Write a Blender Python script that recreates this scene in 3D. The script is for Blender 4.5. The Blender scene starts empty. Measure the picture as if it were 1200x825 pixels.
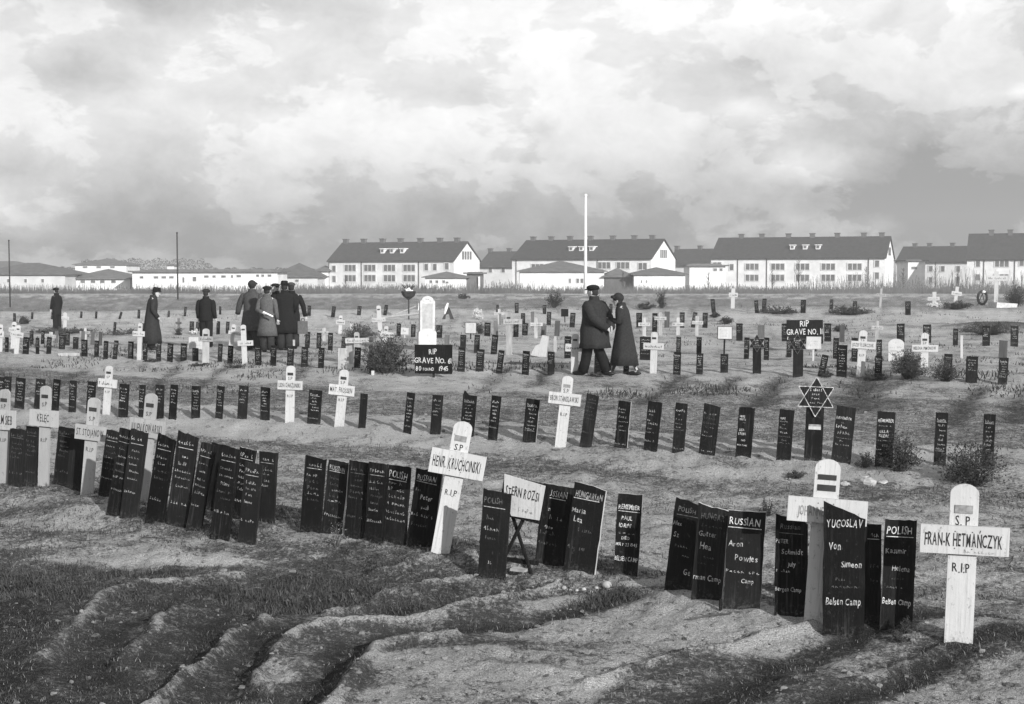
import bpy, bmesh, math, random
import numpy as np
from mathutils import Vector, Matrix
random.seed(7); RNG = np.random.default_rng(7)
scene = bpy.context.scene
COL = scene.collection
R = math.radians
# ------------------------------------------------------------------ camera model
FPX, HY, CAMZ = 1600.0, 320.0, 2.2
PITCH = math.atan((412.5 - HY) / FPX)
CP, SP = math.cos(PITCH), math.sin(PITCH)
def ray(px, py):
    a = (px - 600) / FPX; b = (412.5 - py) / FPX
    return Vector((a, CP + b * SP, -SP + b * CP))
def at_depth(px, py, Y):
    d = ray(px, py); t = Y / d.y
    return Vector((d.x * t, Y, CAMZ + d.z * t))
def flat(px, py):
    d = ray(px, py); t = CAMZ / -d.z
    return (d.x * t, d.y * t)
# ------------------------------------------------------------------ numpy noise
_perm = RNG.permutation(512)
def _h(ix, iy, seed):
    return (_perm[(_perm[(ix + seed * 37) & 511] + iy) & 511]) / 511.0
def vnoise(x, y, scale, seed=0):
    x = np.asarray(x) * scale; y = np.asarray(y) * scale
    ix = np.floor(x).astype(int); iy = np.floor(y).astype(int)
    fx = x - ix; fy = y - iy
    fx = fx * fx * (3 - 2 * fx); fy = fy * fy * (3 - 2 * fy)
    a = _h(ix, iy, seed); b = _h(ix + 1, iy, seed); c = _h(ix, iy + 1, seed); d = _h(ix + 1, iy + 1, seed)
    return (a + (b - a) * fx) * (1 - fy) + (c + (d - c) * fx) * fy - 0.5
def fbm(x, y, scale, octs=4, seed=0):
    s = 0; a = 1.0
    for o in range(octs):
        s = s + a * vnoise(x, y, scale * 2 ** o, seed + o); a *= .5
    return s
def sstep(t):
    t = np.clip(t, 0, 1); return t * t * (3 - 2 * t)
# ------------------------------------------------------------------ terrain layout
def rowline(pts):
    P = sorted(flat(*p) for p in pts)
    return np.array([p[0] for p in P]), np.array([p[1] for p in P])
ROW1 = rowline([(-200,560),(20,572),(160,602),(400,630),(640,665),(870,708),(1123,748),(1400,790)])
ROW2 = rowline([(-200,470),(10,480),(250,490),(480,506),(690,524),(900,538),(1160,547),(1400,560)])
ROW3 = rowline([(-200,410),(10,414),(240,424),(480,436),(700,438),(900,439),(1180,450),(1400,460)])
ROW5 = rowline([(-200,375),(0,374),(400,372),(600,369),(900,367),(1200,369),(1400,369)])
ROWA = rowline([(-200,391),(0,391),(350,392),(600,384),(860,384),(1200,388),(1400,388)])
ROWB = rowline([(-200,404),(0,404),(300,409),(560,407),(860,402),(1200,412),(1400,412)])
MOUNDS = [(1172,384,1.9,2.2,.22,.7),(1080,373,2.0,2.2,.22,0),(625,376,2.4,2,.25,0),(545,378,1.5,2,.2,0),(785,372,1.3,2,.25,0),(865,375,2.4,2.2,.3,.0),(1040,388,1.6,1.5,.15,.0),(960,364,3.5,2.5,.2,.5),(165,398,1.6,1.2,.12,0),(395,398,1.4,1.5,.18,.1)]
MOUNDS = [flat(m[0], m[1]) + m[2:] for m in MOUNDS]
def sd(row, X, Y): return Y - np.interp(X, row[0], row[1])
def bank(s, A, wf, wb):
    return np.where(s < 0, A * sstep((s + wf) / (wf - .12)), A * (1 - sstep((s - .15) / wb)))
def seg_dist(X, Y, pts):
    d = np.full(np.shape(X), 1e9)
    for (ax, ay), (bx, by) in zip(pts[:-1], pts[1:]):
        vx, vy = bx - ax, by - ay; L = vx * vx + vy * vy + 1e-9
        t = np.clip(((X - ax) * vx + (Y - ay) * vy) / L, 0, 1)
        d = np.minimum(d, np.hypot(X - ax - t * vx, Y - ay - t * vy))
    return d
def smooth_poly(px):
    P = [flat(*p) for p in px]; out = []
    for i in range(len(P) - 1):
        p0 = P[max(i-1,0)]; p1 = P[i]; p2 = P[i+1]; p3 = P[min(i+2,len(P)-1)]
        for k in range(4):
            t = k / 4
            out.append(tuple(.5*((2*p1[j])+(-p0[j]+p2[j])*t+(2*p0[j]-5*p1[j]+4*p2[j]-p3[j])*t*t+(-p0[j]+3*p1[j]-3*p2[j]+p3[j])*t**3) for j in (0,1)))
    out.append(P[-1]); return out
# (pixel path on the ground, half width m, height m, sand)
RIDGES = [([(40,775),(65,757),(120,705),(165,688),(215,682),(280,677)], .07, .05, .75),
 ([(135,775),(165,750),(200,715),(245,702)], .06, .05, .8),
 ([(140,778),(158,790),(178,788)], .05, .03, .6),
 ([(165,835),(210,800),(250,760),(280,730),(312,718)], .06, .06, .75),
 ([(305,788),(325,757),(365,735),(430,727),(500,720),(555,710),(600,702),(650,690)], .07, .06, .9),
 ([(305,788),(320,800),(352,795)], .05, .04, .8),
 ([(380,710),(450,695),(550,680),(610,677)], .06, .05, .7),
 ([(440,672),(500,662),(540,658),(562,668)], .06, .04, .5),
 ([(380,832),(410,785),(435,765),(468,750),(535,747)], .07, .07, .9),
 ([(60,812),(90,790),(110,770)], .05, .03, .4),
 ([(690,800),(780,775),(870,760),(950,742)], .06, .04, .6),
 ([(1000,800),(1080,778),(1200,752)], .06, .03, .5)]
RIDGES = [(smooth_poly(p), w, h, s) for p, w, h, s in RIDGES]
# hollows / furrows with dark growth
FURROWS = [([(95,800),(150,730),(230,700),(300,690)], .16, -.05),
 ([(200,770),(250,730),(310,705),(420,700)], .16, -.07),
 ([(260,810),(300,750),(330,722),(440,712),(600,690)], .14, -.07),
 ([(360,810),(380,780),(430,745),(600,722),(740,705)], .14, -.05),
 ([(800,830),(870,795),(950,765),(1060,742),(1180,735)], .13, -.04),
 ([(950,830),(1050,795),(1130,770),(1210,760)], .10, -.03),
 ([(215,425),(195,440),(175,456)], .14, -.05), ([(278,427),(255,438),(230,453)], .13, -.05),
 ([(100,432),(70,446),(40,462)], .22, -.05), ([(360,432),(340,446)], .2, -.04),
 ([(592,440),(575,449),(558,460)], .2, -.06), ([(642,442),(628,452)], .15, -.04),
 ([(800,446),(778,456),(755,470)], .2, -.05), ([(860,448),(845,460)], .15, -.04),
 ([(912,448),(898,460),(884,475)], .2, -.06), ([(1020,444),(1010,460),(1000,478)], .45, -.06),
 ([(1148,458),(1130,475),(1112,497)], .2, -.06), ([(1195,468),(1184,492)], .25, -.06)]
FURROWS = [(smooth_poly(p), w, h) for p, w, h in FURROWS]
SANDPOLY = [([(398,840),(420,790),(450,762),(540,752),(640,762),(760,775),(700,840)], .9),
 ([(600,705),(700,695),(790,690),(860,715),(960,735),(1030,748),(960,762),(840,775),(740,782),(640,760),(585,735)], .85),
 ([(-60,588),(120,584),(240,640),(340,640),(420,640),(360,668),(160,672),(-60,640)], .6),
 ([(315,785),(345,750),(420,736),(500,736),(420,770),(350,800)], .7),
 ([(960,842),(1080,800),(1240,765),(1240,842)], .6),
 ([(1000,755),(1090,742),(1190,738),(1120,765),(990,795),(900,800)], .6)]
SANDPOLY = [([flat(*q) for q in p], v) for p, v in SANDPOLY]
DARKPOLY = [([(-80,660),(150,665),(330,690),(360,720),(300,780),(360,860),(-80,860)], .6),  # dark turf patches; the lower left also has its shade painted in
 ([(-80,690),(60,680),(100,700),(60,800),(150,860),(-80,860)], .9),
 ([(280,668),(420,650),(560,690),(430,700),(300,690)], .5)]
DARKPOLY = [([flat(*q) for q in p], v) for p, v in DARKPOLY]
def poly_sd(X, Y, P):
    inside = np.zeros(np.shape(X), bool); n = len(P)
    for i in range(n):
        (x1, y1), (x2, y2) = P[i], P[(i+1) % n]
        c = ((y1 > Y) != (y2 > Y)) & (X < (x2 - x1) * (Y - y1) / (y2 - y1 + 1e-12) + x1)
        inside ^= c
    d = seg_dist(X, Y, P + [P[0]])
    return np.where(inside, d, -d)
def terrain(X, Y):
    X = np.asarray(X, float); Y = np.asarray(Y, float)
    near = np.exp(-(np.hypot(X, Y) / 45.0) ** 2)
    z = bank(sd(ROW1, X, Y), .10, 1.1, .9)
    s2 = sd(ROW2, X, Y); z = z + bank(s2, .20, 2.2, .8)
    z = z + bank(sd(ROW3, X, Y), .22, 4.0, 1.8)
    z = z + bank(sd(ROW5, X, Y), .40, 7.0, 9.0) + bank(sd(ROWA, X, Y), .10, .9, .35) + bank(sd(ROWB, X, Y), .09, .8, .3)
    for mx, my, rx, ry, h, dk in MOUNDS: z = z + h*np.exp(-(((X-mx)/rx)**2+((Y-my)/ry)**2)**1.5)
    z = z + .05 * fbm(X, Y, .35, 2, 3) + (.05 * fbm(X, Y, 1.3, 2, 9) + .065 * fbm(X, Y, 4.0, 3, 5)) * near * np.where(Y < 9.5, .5, 1.0)
    m = (Y < 13) & (Y > 3) & (np.abs(X) < 9)
    if np.any(m):
        x, y = X[m], Y[m]; add = np.zeros(x.shape)
        wx = x + .07 * fbm(x, y, 3.5, 3, 21); wy = y + .07 * fbm(x, y, 3.5, 3, 31)
        for P, w, h, s in RIDGES: add += h * .95 * np.exp(-(seg_dist(wx, wy, P) / (w*.8)) ** 2)
        z = np.array(z); z[m] += add
    m = (Y < 34) & (Y > 3) & (np.abs(X) < 18)
    if np.any(m):
        x, y = X[m], Y[m]; add = np.zeros(x.shape)
        wx = x + .12 * fbm(x, y, 1.5, 2, 41); wy = y + .12 * fbm(x, y, 1.5, 2, 51)
        for P, w, h in FURROWS: add += h * np.exp(-(seg_dist(wx, wy, P) / (w*1.2)) ** 2)
        z = np.array(z); z[m] += add
    z = z - 1.1 * sstep((Y - 140) / 70)
    return z
def ground_masks(X, Y):
    """sand amount 0..1 and dark amount 0..1: thick growth, plus shade painted in at the lower left"""
    n1 = fbm(X, Y, .8, 4, 61); n2 = fbm(X, Y, 3.0, 3, 71)
    s1, s2, s3, s5 = (sd(r, X, Y) for r in (ROW1, ROW2, ROW3, ROW5))
    def band(s, a, b, e): return sstep((s - a) / e) * sstep((b - s) / e)
    sand = np.full(X.shape, .22)
    sand = np.maximum(sand, .35 * band(s1, -1.3, .1, .35))
    sand = np.maximum(sand, .58 * band(s1, -.6, 30, 1.2))
    sand = np.maximum(sand, .92 * band(s2 + n1 * .5, -2.1, .12, .3))
    sand = sand * (1 - .45 * band(s2 + n1 * .5, -3.1, -2.0, .3)*(s1 > .2))
    sand = np.where(s2 > .12, .34, sand)
    sand = np.maximum(sand, .74 * band(s3 + n1 * .6, -5.2, .1, .5))
    sand = np.maximum(sand, .66 * band(s3, .1, 40, .6))
    sand = np.maximum(sand, .8 * band(s5 + n1 * 2, -14, -.5, 2.5))
    sand = np.where(s5 > -.3, .32, sand)
    sand = np.maximum(sand, .55 * band(Y + n1 * 30, 118, 175, 12))
    dark = np.zeros(X.shape)
    m = (Y < 13) & (Y > 2) & (np.abs(X) < 10)
    if np.any(m):
        x, y = X[m], Y[m]
        wx = x + .07 * fbm(x, y, 3.5, 3, 21); wy = y + .07 * fbm(x, y, 3.5, 3, 31)
        sm = sand[m]; dm = dark[m]
        for P, v in SANDPOLY: sm = np.maximum(sm, v * sstep(poly_sd(wx, wy, P) / .16 + .5 + n2[m]))
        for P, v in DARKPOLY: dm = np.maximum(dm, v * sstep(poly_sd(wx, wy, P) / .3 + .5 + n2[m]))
        for P, w, h, s in RIDGES: sm = np.maximum(sm, s * np.exp(-(seg_dist(wx, wy, P) / (w*.75)) ** 2) * np.clip(1.15 + 1.2*n2[m] + .5*n1[m], .5, 1.5))
            
        for P, w, h, s in RIDGES: dm = dm * (1 - .8*np.exp(-(seg_dist(wx, wy, P) / (w*1.0)) ** 2))
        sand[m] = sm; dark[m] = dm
    m = (Y < 34) & (Y > 2) & (np.abs(X) < 18)
    if np.any(m):
        x, y = X[m], Y[m]; dm = dark[m]; sm = sand[m]
        wx = x + .12 * fbm(x, y, 1.5, 2, 41); wy = y + .12 * fbm(x, y, 1.5, 2, 51)
        for P, w, h in FURROWS:
            g = np.exp(-(seg_dist(wx, wy, P) / w) ** 2); hh = np.where(y > 13, np.where(x > .5, .55, .35), .85); dm = np.maximum(dm, hh * g); sm = sm * (1 - hh * g)
        sand[m] = sm; dark[m] = dm
    for mx, my, rx, ry, h, dk in MOUNDS:
        gk = dk*np.exp(-(((X-mx)/rx)**2+((Y-my)/ry)**2)**1.5); dark = np.maximum(dark, gk); sand = sand*(1-gk)
    n3 = fbm(X * .8, Y * 3.2, 1.6, 4, 101)
    sand = sand * np.where(s1 < .3, .90 + 1.2 * n3, 1 + .45 * n3)
    sand = np.clip(sand * (1 + .6 * n1 + .6 * n2) * (1 - .5 * dark), 0, 1)
    return sand, np.clip(dark, 0, 1)
def ground(px, py):
    d = ray(px, py); t0 = CAMZ / -d.z
    t = np.linspace(t0 * .6, t0 * 1.25, 500)
    x = d.x * t; y = d.y * t; z = CAMZ + d.z * t; h = terrain(x, y)
    i = np.argmax(z < h)
    if i == 0: i = 1 if z[0] < h[0] else len(t) - 1
    a = z[i-1] - h[i-1]; b = z[i] - h[i]; k = a / (a - b + 1e-12); k = min(max(k, 0), 1)
    T = t[i-1] + (t[i] - t[i-1]) * k
    return Vector((d.x * T, d.y * T, CAMZ + d.z * T))
def tz(x, y): return float(terrain(np.array([x]), np.array([y]))[0])
# ------------------------------------------------------------------ materials
MATS = {}
def mat(name, val, var=.3, rough=.85, bump=.3, scale=8, stretch=(1,1,1), spec=.25, rnd=0., detail=6, edge=None):
    m = bpy.data.materials.new(name); m.use_nodes = True; nt = m.node_tree; N = nt.nodes; L = nt.links
    b = N['Principled BSDF']; b.inputs['Roughness'].default_value = rough; b.inputs['Specular IOR Level'].default_value = spec
    tc = N.new('ShaderNodeTexCoord'); mp = N.new('ShaderNodeMapping'); mp.inputs['Scale'].default_value = stretch
    L.new(tc.outputs['Object'], mp.inputs['Vector'])
    oi = N.new('ShaderNodeObjectInfo')
    ad = N.new('ShaderNodeVectorMath'); ad.operation = 'ADD'; L.new(mp.outputs[0], ad.inputs[0])
    sc = N.new('ShaderNodeMath'); sc.operation = 'MULTIPLY'; sc.inputs[1].default_value = 37.0
    L.new(oi.outputs['Random'], sc.inputs[0]); L.new(sc.outputs[0], ad.inputs[1])
    n = N.new('ShaderNodeTexNoise'); n.inputs['Scale'].default_value = scale; n.inputs['Detail'].default_value = detail; n.inputs['Roughness'].default_value = .65
    L.new(ad.outputs[0], n.inputs['Vector'])
    mr = N.new('ShaderNodeMapRange'); mr.inputs['From Min'].default_value = .3; mr.inputs['From Max'].default_value = .7
    mr.inputs['To Min'].default_value = val * (1 - var); mr.inputs['To Max'].default_value = val * (1 + var)
    L.new(n.outputs['Fac'], mr.inputs['Value'])
    last = mr.outputs[0]
    if rnd:
        r2 = N.new('ShaderNodeMapRange'); r2.inputs['To Min'].default_value = 1 - rnd; r2.inputs['To Max'].default_value = 1 + rnd
        L.new(oi.outputs['Random'], r2.inputs['Value'])
        mu = N.new('ShaderNodeMath'); mu.operation = 'MULTIPLY'; L.new(last, mu.inputs[0]); L.new(r2.outputs[0], mu.inputs[1]); last = mu.outputs[0]
    L.new(last, b.inputs['Base Color'])
    if bump:
        bp = N.new('ShaderNodeBump'); bp.inputs['Strength'].default_value = bump; bp.inputs['Distance'].default_value = .01
        L.new(n.outputs['Fac'], bp.inputs['Height']); L.new(bp.outputs[0], b.inputs['Normal'])
    MATS[name] = m; return m
def paint(name, base, worn, mud, amount, rnd, rough=.75, spec=.08):
    """painted plank: vertical grain wear, chips, and earth splashed up from the foot"""
    m = bpy.data.materials.new(name); m.use_nodes = True; nt = m.node_tree; N = nt.nodes; L = nt.links; b = N['Principled BSDF']
    b.inputs['Roughness'].default_value = rough; b.inputs['Specular IOR Level'].default_value = spec
    tc = N.new('ShaderNodeTexCoord'); oi = N.new('ShaderNodeObjectInfo')
    def M_(op, x, y=None, cl=False):
        n = N.new('ShaderNodeMath'); n.operation = op; n.use_clamp = cl
        for i, v in enumerate((x, y)):
            if v is None: continue
            if isinstance(v, (int, float)): n.inputs[i].default_value = v
            else: L.new(v, n.inputs[i])
        return n.outputs[0]
    off = N.new('ShaderNodeVectorMath'); off.operation = 'ADD'; L.new(tc.outputs['Object'], off.inputs[0]); L.new(M_('MULTIPLY', oi.outputs['Random'], 53.0), off.inputs[1])
    def nz(scale, st, det=5, ro=.65):
        mp = N.new('ShaderNodeMapping'); mp.inputs['Scale'].default_value = st; L.new(off.outputs[0], mp.inputs[0])
        n = N.new('ShaderNodeTexNoise'); n.inputs['Scale'].default_value = scale; n.inputs['Detail'].default_value = det; n.inputs['Roughness'].default_value = ro; L.new(mp.outputs[0], n.inputs['Vector']); return n.outputs['Fac']
    def step(v, lo, hi):
        r = N.new('ShaderNodeMapRange'); r.interpolation_type = 'SMOOTHSTEP'; r.inputs['From Min'].default_value = lo; r.inputs['From Max'].default_value = hi; L.new(v, r.inputs['Value']); return r.outputs[0]
    grain = nz(70, (1,1,.035)); blot = nz(5, (1,1,.6)); chip = nz(38, (1,1,.6), 6, .7); spl = nz(55, (1,1,1), 4, .7)
    g = M_('MULTIPLY', step(grain, .48, .72), step(blot, .35, .7)); g = M_('MAXIMUM', g, M_('MULTIPLY', step(chip, .64-amount*.06, .70-amount*.04), .8)); g = M_('MULTIPLY', g, amount, True)
    sep = N.new('ShaderNodeSeparateXYZ'); L.new(tc.outputs['Object'], sep.inputs[0])
    hgt = step(M_('SUBTRACT', M_('ADD', M_('MULTIPLY', blot, .12), -.01), sep.outputs[2]), -.04, .10); md = M_('MULTIPLY', hgt, step(spl, .47, .66), True)
    rv = M_('ADD', M_('MULTIPLY', oi.outputs['Random'], 2*rnd), 1-rnd); bs = M_('MULTIPLY', M_('MULTIPLY', rv, base), M_('ADD', .75, M_('MULTIPLY', blot, .5)))
    c = M_('ADD', M_('MULTIPLY', bs, M_('SUBTRACT', 1.0, g)), M_('MULTIPLY', g, worn)); c = M_('ADD', M_('MULTIPLY', c, M_('SUBTRACT', 1.0, md)), M_('MULTIPLY', md, mud))
    L.new(c, b.inputs['Base Color'])
    bp = N.new('ShaderNodeBump'); bp.inputs['Strength'].default_value = .5; bp.inputs['Distance'].default_value = .004; L.new(M_('ADD', grain, chip), bp.inputs['Height']); L.new(bp.outputs[0], b.inputs['Normal'])
    MATS[name] = m; return m
BLACK = paint('black_painted_wood', .011, .075, .085, .55, .4, .85, .04)
WHITE = paint('white_painted_wood', .45, .22, .20, 1.0, .06, .7, .2)
GREYED = paint('grey_or_shade_toned_paint', .33, .16, .18, .8, .1)  # dulled white; on the left front crosses the grey paints in their shade
BARE = mat('bare_weathered_wood', .34, .3, .9, .5, 18, (1,1,.15), .15, .2)
EDGEW = mat('bare_board_edge', .40, .3, .9, .5, 18, (1,1,.15), .15, .3)
DULLWOOD = mat('dull_grey_wood', .10, .35, .9, .5, 18, (1,1,.15), .15, .3)
L_BRIGHT = mat('bright_white_lettering', .50, .7, .8, 0, 70, spec=.1)
L_MID = mat('worn_white_lettering', .36, .95, .8, 0, 45, spec=.1)
L_FAINT = mat('faded_white_lettering', .11, .95, .8, 0, 45, spec=.1)
L_BLACK = mat('black_lettering', .03, .8, .8, 0, 30, spec=.1)
L_GREY = mat('faded_black_lettering', .22, .4, .8, 0, 30, spec=.1)
STONE = mat('pale_stone', .5, .25, .85, .6, 9, spec=.2)
ROCK = mat('sandy_rock', .34, .3, .9, .8, 14, spec=.2, rnd=.15)
TWIG = mat('dark_twigs', .055, .4, .9, 0, 9, rnd=.2)
LEAF = mat('dark_leaves', .045, .6, .8, 0, 3, rnd=.2)
FIR = mat('fir_needles', .05, .5, .8, 0, 5, rnd=.2)
FLOWER = mat('white_flowers', .7, .2, .8, 0, 5)
PLASTER = mat('white_plaster', .68, .16, .9, .1, .5, spec=.1, rnd=.05)
GREYPLASTER = mat('grey_plaster', .48, .15, .9, .1, .5, spec=.1, rnd=.1)
ROOFM = mat('dark_roof_tiles', .06, .25, .85, .3, 1.5, spec=.15, rnd=.15)
ROOFG = mat('grey_roof_felt', .12, .25, .85, .3, 1.0, spec=.15, rnd=.15)
PANE = mat('window_glass', .13, .3, .3, 0, 1, spec=.4)
FRAME = mat('window_frame_paint', .6, .1, .8, 0, 3)
BRICK = mat('chimney_brick', .12, .2, .9, .2, 4)
SKIN = mat('skin', .42, .1, .6, .1, 12, spec=.3)
CLOTH_B = mat('black_wool', .014, .35, .95, .5, 25, spec=.05)
CLOTH_D = mat('dark_wool', .028, .35, .95, .5, 25, spec=.05)
CLOTH_G = mat('grey_wool', .055, .3, .95, .5, 25, spec=.05)
CLOTH_L = mat('light_grey_wool', .085, .3, .95, .5, 25, spec=.05)
HAIR = mat('dark_hair', .02, .3, .8, .4, 40)
SHOE = mat('black_leather', .012, .3, .5, .1, 20)
BAG = mat('grey_canvas', .10, .3, .9, .4, 20)
POLEW = mat('white_pole_paint', .75, .08, .7, 0, 4)
POLED = mat('tarred_pole', .04, .3, .8, .2, 6)
REED = mat('dry_reeds', .10, .5, .9, 0, .4)
WOOD_FAR = mat('distant_trees', .075, .5, .9, 0, .08)
# ------------------------------------------------------------------ mesh building
class MB:
    def __init__(s): s.v = []; s.f = []; s.m = []; s.smooth = False
    def face(s, idx, m=0): s.f.append(tuple(idx)); s.m.append(m)
    def box(s, x0, x1, y0, y1, z0, z1, m=0, jit=0, M=None):
        b = len(s.v)
        for z in (z0, z1):
            for (x, y) in ((x0,y0),(x1,y0),(x1,y1),(x0,y1)):
                p = Vector((x + random.uniform(-jit,jit), y, z + random.uniform(-jit,jit)))
                s.v.append(M @ p if M else p)
        for q in ((0,3,2,1),(4,5,6,7),(0,1,5,4),(1,2,6,5),(2,3,7,6),(3,0,4,7)): s.face([b+i for i in q], m)
    def prism(s, pts, y0, y1, m=0, medge=None):
        b = len(s.v); n = len(pts)
        for y in (y0, y1):
            for (x, z) in pts: s.v.append(Vector((x, y, z)))
        s.face([b+i for i in range(n)], m); s.face([b+n+i for i in reversed(range(n))], m)
        for i in range(n):
            j = (i+1) % n
            s.face([b+j, b+i, b+n+i, b+n+j], m if medge is None else medge)
    def tube(s, pts, rad, seg=8, m=0, cap=True, squash=1.0):
        pts = [Vector(p) for p in pts]; b = len(s.v); n = len(pts)
        if not hasattr(rad, '__len__'): rad = [rad]*n
        prev = None
        for i, p in enumerate(pts):
            t = (pts[min(i+1,n-1)] - pts[max(i-1,0)]).normalized()
            if prev is None:
                a = t.cross(Vector((0,1,0)) if abs(t.y) < .9 else Vector((1,0,0))).normalized()
            else: a = (prev - t * prev.dot(t)).normalized()
            prev = a; c = t.cross(a)
            for k in range(seg):
                q = 2*math.pi*k/seg
                s.v.append(p + a*math.cos(q)*rad[i] + c*math.sin(q)*rad[i]*squash)
        for i in range(n-1):
            for k in range(seg):
                k2 = (k+1) % seg
                s.face([b+i*seg+k, b+i*seg+k2, b+(i+1)*seg+k2, b+(i+1)*seg+k], m)
        if cap:
            s.face([b+k for k in reversed(range(seg))], m); s.face([b+(n-1)*seg+k for k in range(seg)], m)
    def ellipsoid(s, c, r, seg=12, rings=8, m=0, M=None, jit=0, zmin=-1):
        b = len(s.v); c = Vector(c)
        for i in range(rings+1):
            th = math.pi*i/rings
            for k in range(seg):
                ph = 2*math.pi*k/seg; j = 1 + random.uniform(-jit, jit)
                zz = max(math.cos(th), zmin)
                p = Vector((r[0]*math.sin(th)*math.cos(ph)*j, r[1]*math.sin(th)*math.sin(ph)*j, r[2]*zz*j))
                s.v.append(c + (M @ p if M else p))
        for i in range(rings):
            for k in range(seg):
                k2 = (k+1) % seg
                s.face([b+i*seg+k, b+(i+1)*seg+k, b+(i+1)*seg+k2, b+i*seg+k2], m)
    def rings(s, R_, seg=24, m=0, cap=True):
        """loft of rings: each a list of seg points"""
        b = len(s.v)
        for r in R_: s.v.extend(Vector(p) for p in r)
        for i in range(len(R_)-1):
            for k in range(seg):
                k2 = (k+1) % seg
                s.face([b+i*seg+k, b+i*seg+k2, b+(i+1)*seg+k2, b+(i+1)*seg+k], m)
        if cap:
            s.face([b+k for k in reversed(range(seg))], m); s.face([b+(len(R_)-1)*seg+k for k in range(seg)], m)
    def mesh(s, name, mats, smooth=False):
        me = bpy.data.meshes.new(name); me.from_pydata([tuple(v) for v in s.v], [], s.f)
        mats = mats if isinstance(mats, (list, tuple)) else [mats]
        for m in mats: me.materials.append(m)
        me.polygons.foreach_set('material_index', s.m)
        if smooth: me.polygons.foreach_set('use_smooth', [True]*len(s.f))
        me.validate(); me.update(); return me
    def obj(s, name, mats, parent=None, smooth=False, M=None):
        return link(name, s.mesh(name, mats, smooth), parent, M)
def link(name, data, parent=None, M=None):
    o = bpy.data.objects.new(name, data); COL.objects.link(o)
    if parent: o.parent = parent
    if M is not None: o.matrix_local = M
    return o
def tag(o, label, cat, group=None, kind=None):
    if label: o['label'] = label
    if cat: o['category'] = cat
    if group: o['group'] = group
    if kind: o['kind'] = kind
    return o
def thing(name, label, cat, M=None, group=None):
    o = link(name, None, None, M); o.empty_display_size = .2
    return tag(o, label, cat, group)
# ------------------------------------------------------------------ lettering
CH = {}
def _glyphs():
    chars = sorted(set("ABCDEFGHIJKLMNOPQRSTUVWXYZabcdefghijklmnopqrstuvwxyz0123456789.-\u0143"))
    for c in chars:
        cu = bpy.data.curves.new('t', 'FONT'); cu.body = c; cu.size = 1; cu.offset = .008; cu.resolution_u = 2
        o = bpy.data.objects.new('t', cu); COL.objects.link(o)
        ev = o.evaluated_get(bpy.context.evaluated_depsgraph_get()); me = ev.to_mesh()
        V = np.array([v.co[:2] for v in me.vertices]); F = [tuple(p.vertices) for p in me.polygons]; ev.to_mesh_clear()
        bpy.data.objects.remove(o); bpy.data.curves.remove(cu)
        V[:,0] -= V[:,0].min(); V /= .70; V[:,0] *= .80
        CH[c] = (V.tolist(), F, V[:,0].max())
_glyphs()
def put_text(mb, s, x0, x1, zb, h, y, m=0, bold=.02, shear=.0, tilt=0., jit=1.):
    adv = []; 
    for c in s:
        if c == ' ': adv.append((None, .38)); continue
        g = CH[c]; adv.append((g, g[2]+.13))
    nat = sum(a for _, a in adv)*h; sx = min((x1-x0)/nat, 1.0)*h; x = x0 + max(0, (x1-x0)-nat)/2*(0 if shear else 1)
    for g, a in adv:
        if g:
            V, F, w = g; b = len(mb.v); r = random.gauss(0,.05)*jit; k = 1+random.gauss(0,.07)*jit; dz = random.gauss(0,.04)*h*jit; wx = random.uniform(.88,1.08)
            for p, q in V:
                X = x + (p*wx + r*q)*sx + shear*q*h; mb.v.append(Vector((X, y, zb + dz + (q*k - r*p)*h + tilt*(X-x0))))
            for f in F: mb.face([b+i for i in f], m)
        x += a*sx
def put_scribble(mb, n, x0, x1, zb, h, y, m=0, th=.15):
    """illegible brush lettering: short upright and slanting strokes"""
    cw = (x1-x0)/n
    def st(ax, az, bx, bz, t):
        dx, dz = bx-ax, bz-az; L = math.hypot(dx, dz)+1e-9; nx, nz = -dz/L*t, dx/L*t; b = len(mb.v)
        for p in ((ax-nx,az-nz),(bx-nx,bz-nz),(bx+nx,bz+nz),(ax+nx,az+nz)): mb.v.append(Vector((p[0], y, p[1])))
        mb.face([b,b+1,b+2,b+3], m)
    for i in range(n):
        if n > 4 and random.random() < .12: continue
        x = x0 + i*cw; t = h*th*random.uniform(.45,.95)*.5; big = i == 0 or random.random() < .2; hh = h*(random.uniform(.85,1.1) if big else random.uniform(.45,.75)); w = cw*random.uniform(.5,.75)
        k = random.random()
        if random.random() < .25: st(x+w*.5,zb+hh,x+w*.1,zb+hh*.6,t); st(x+w*.1,zb+hh*.6,x+w*.4,zb,t); st(x+w*.4,zb,x+w,zb+hh*.3,t); continue
        if k < .35: st(x,zb,x+.1*w,zb+hh,t); st(x+.1*w,zb+hh,x+w,zb+hh*.1,t*.9)
        elif k < .6: st(x,zb,x,zb+hh,t); st(x,zb+hh*.95,x+w,zb+hh*.8,t); st(x,zb+hh*.45,x+w*.8,zb+hh*.5,t)
        elif k < .8: st(x,zb+hh*.1,x+w,zb+hh*.15,t); st(x+w*.5,zb,x+w*.55,zb+hh,t)
        else: st(x,zb+hh*.3,x+w*.5,zb+hh*.7,t); st(x+w*.5,zb+hh*.7,x+w,zb,t); st(x+w*.9,zb,x+w*.8,zb+hh*.8,t*.8)
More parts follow.
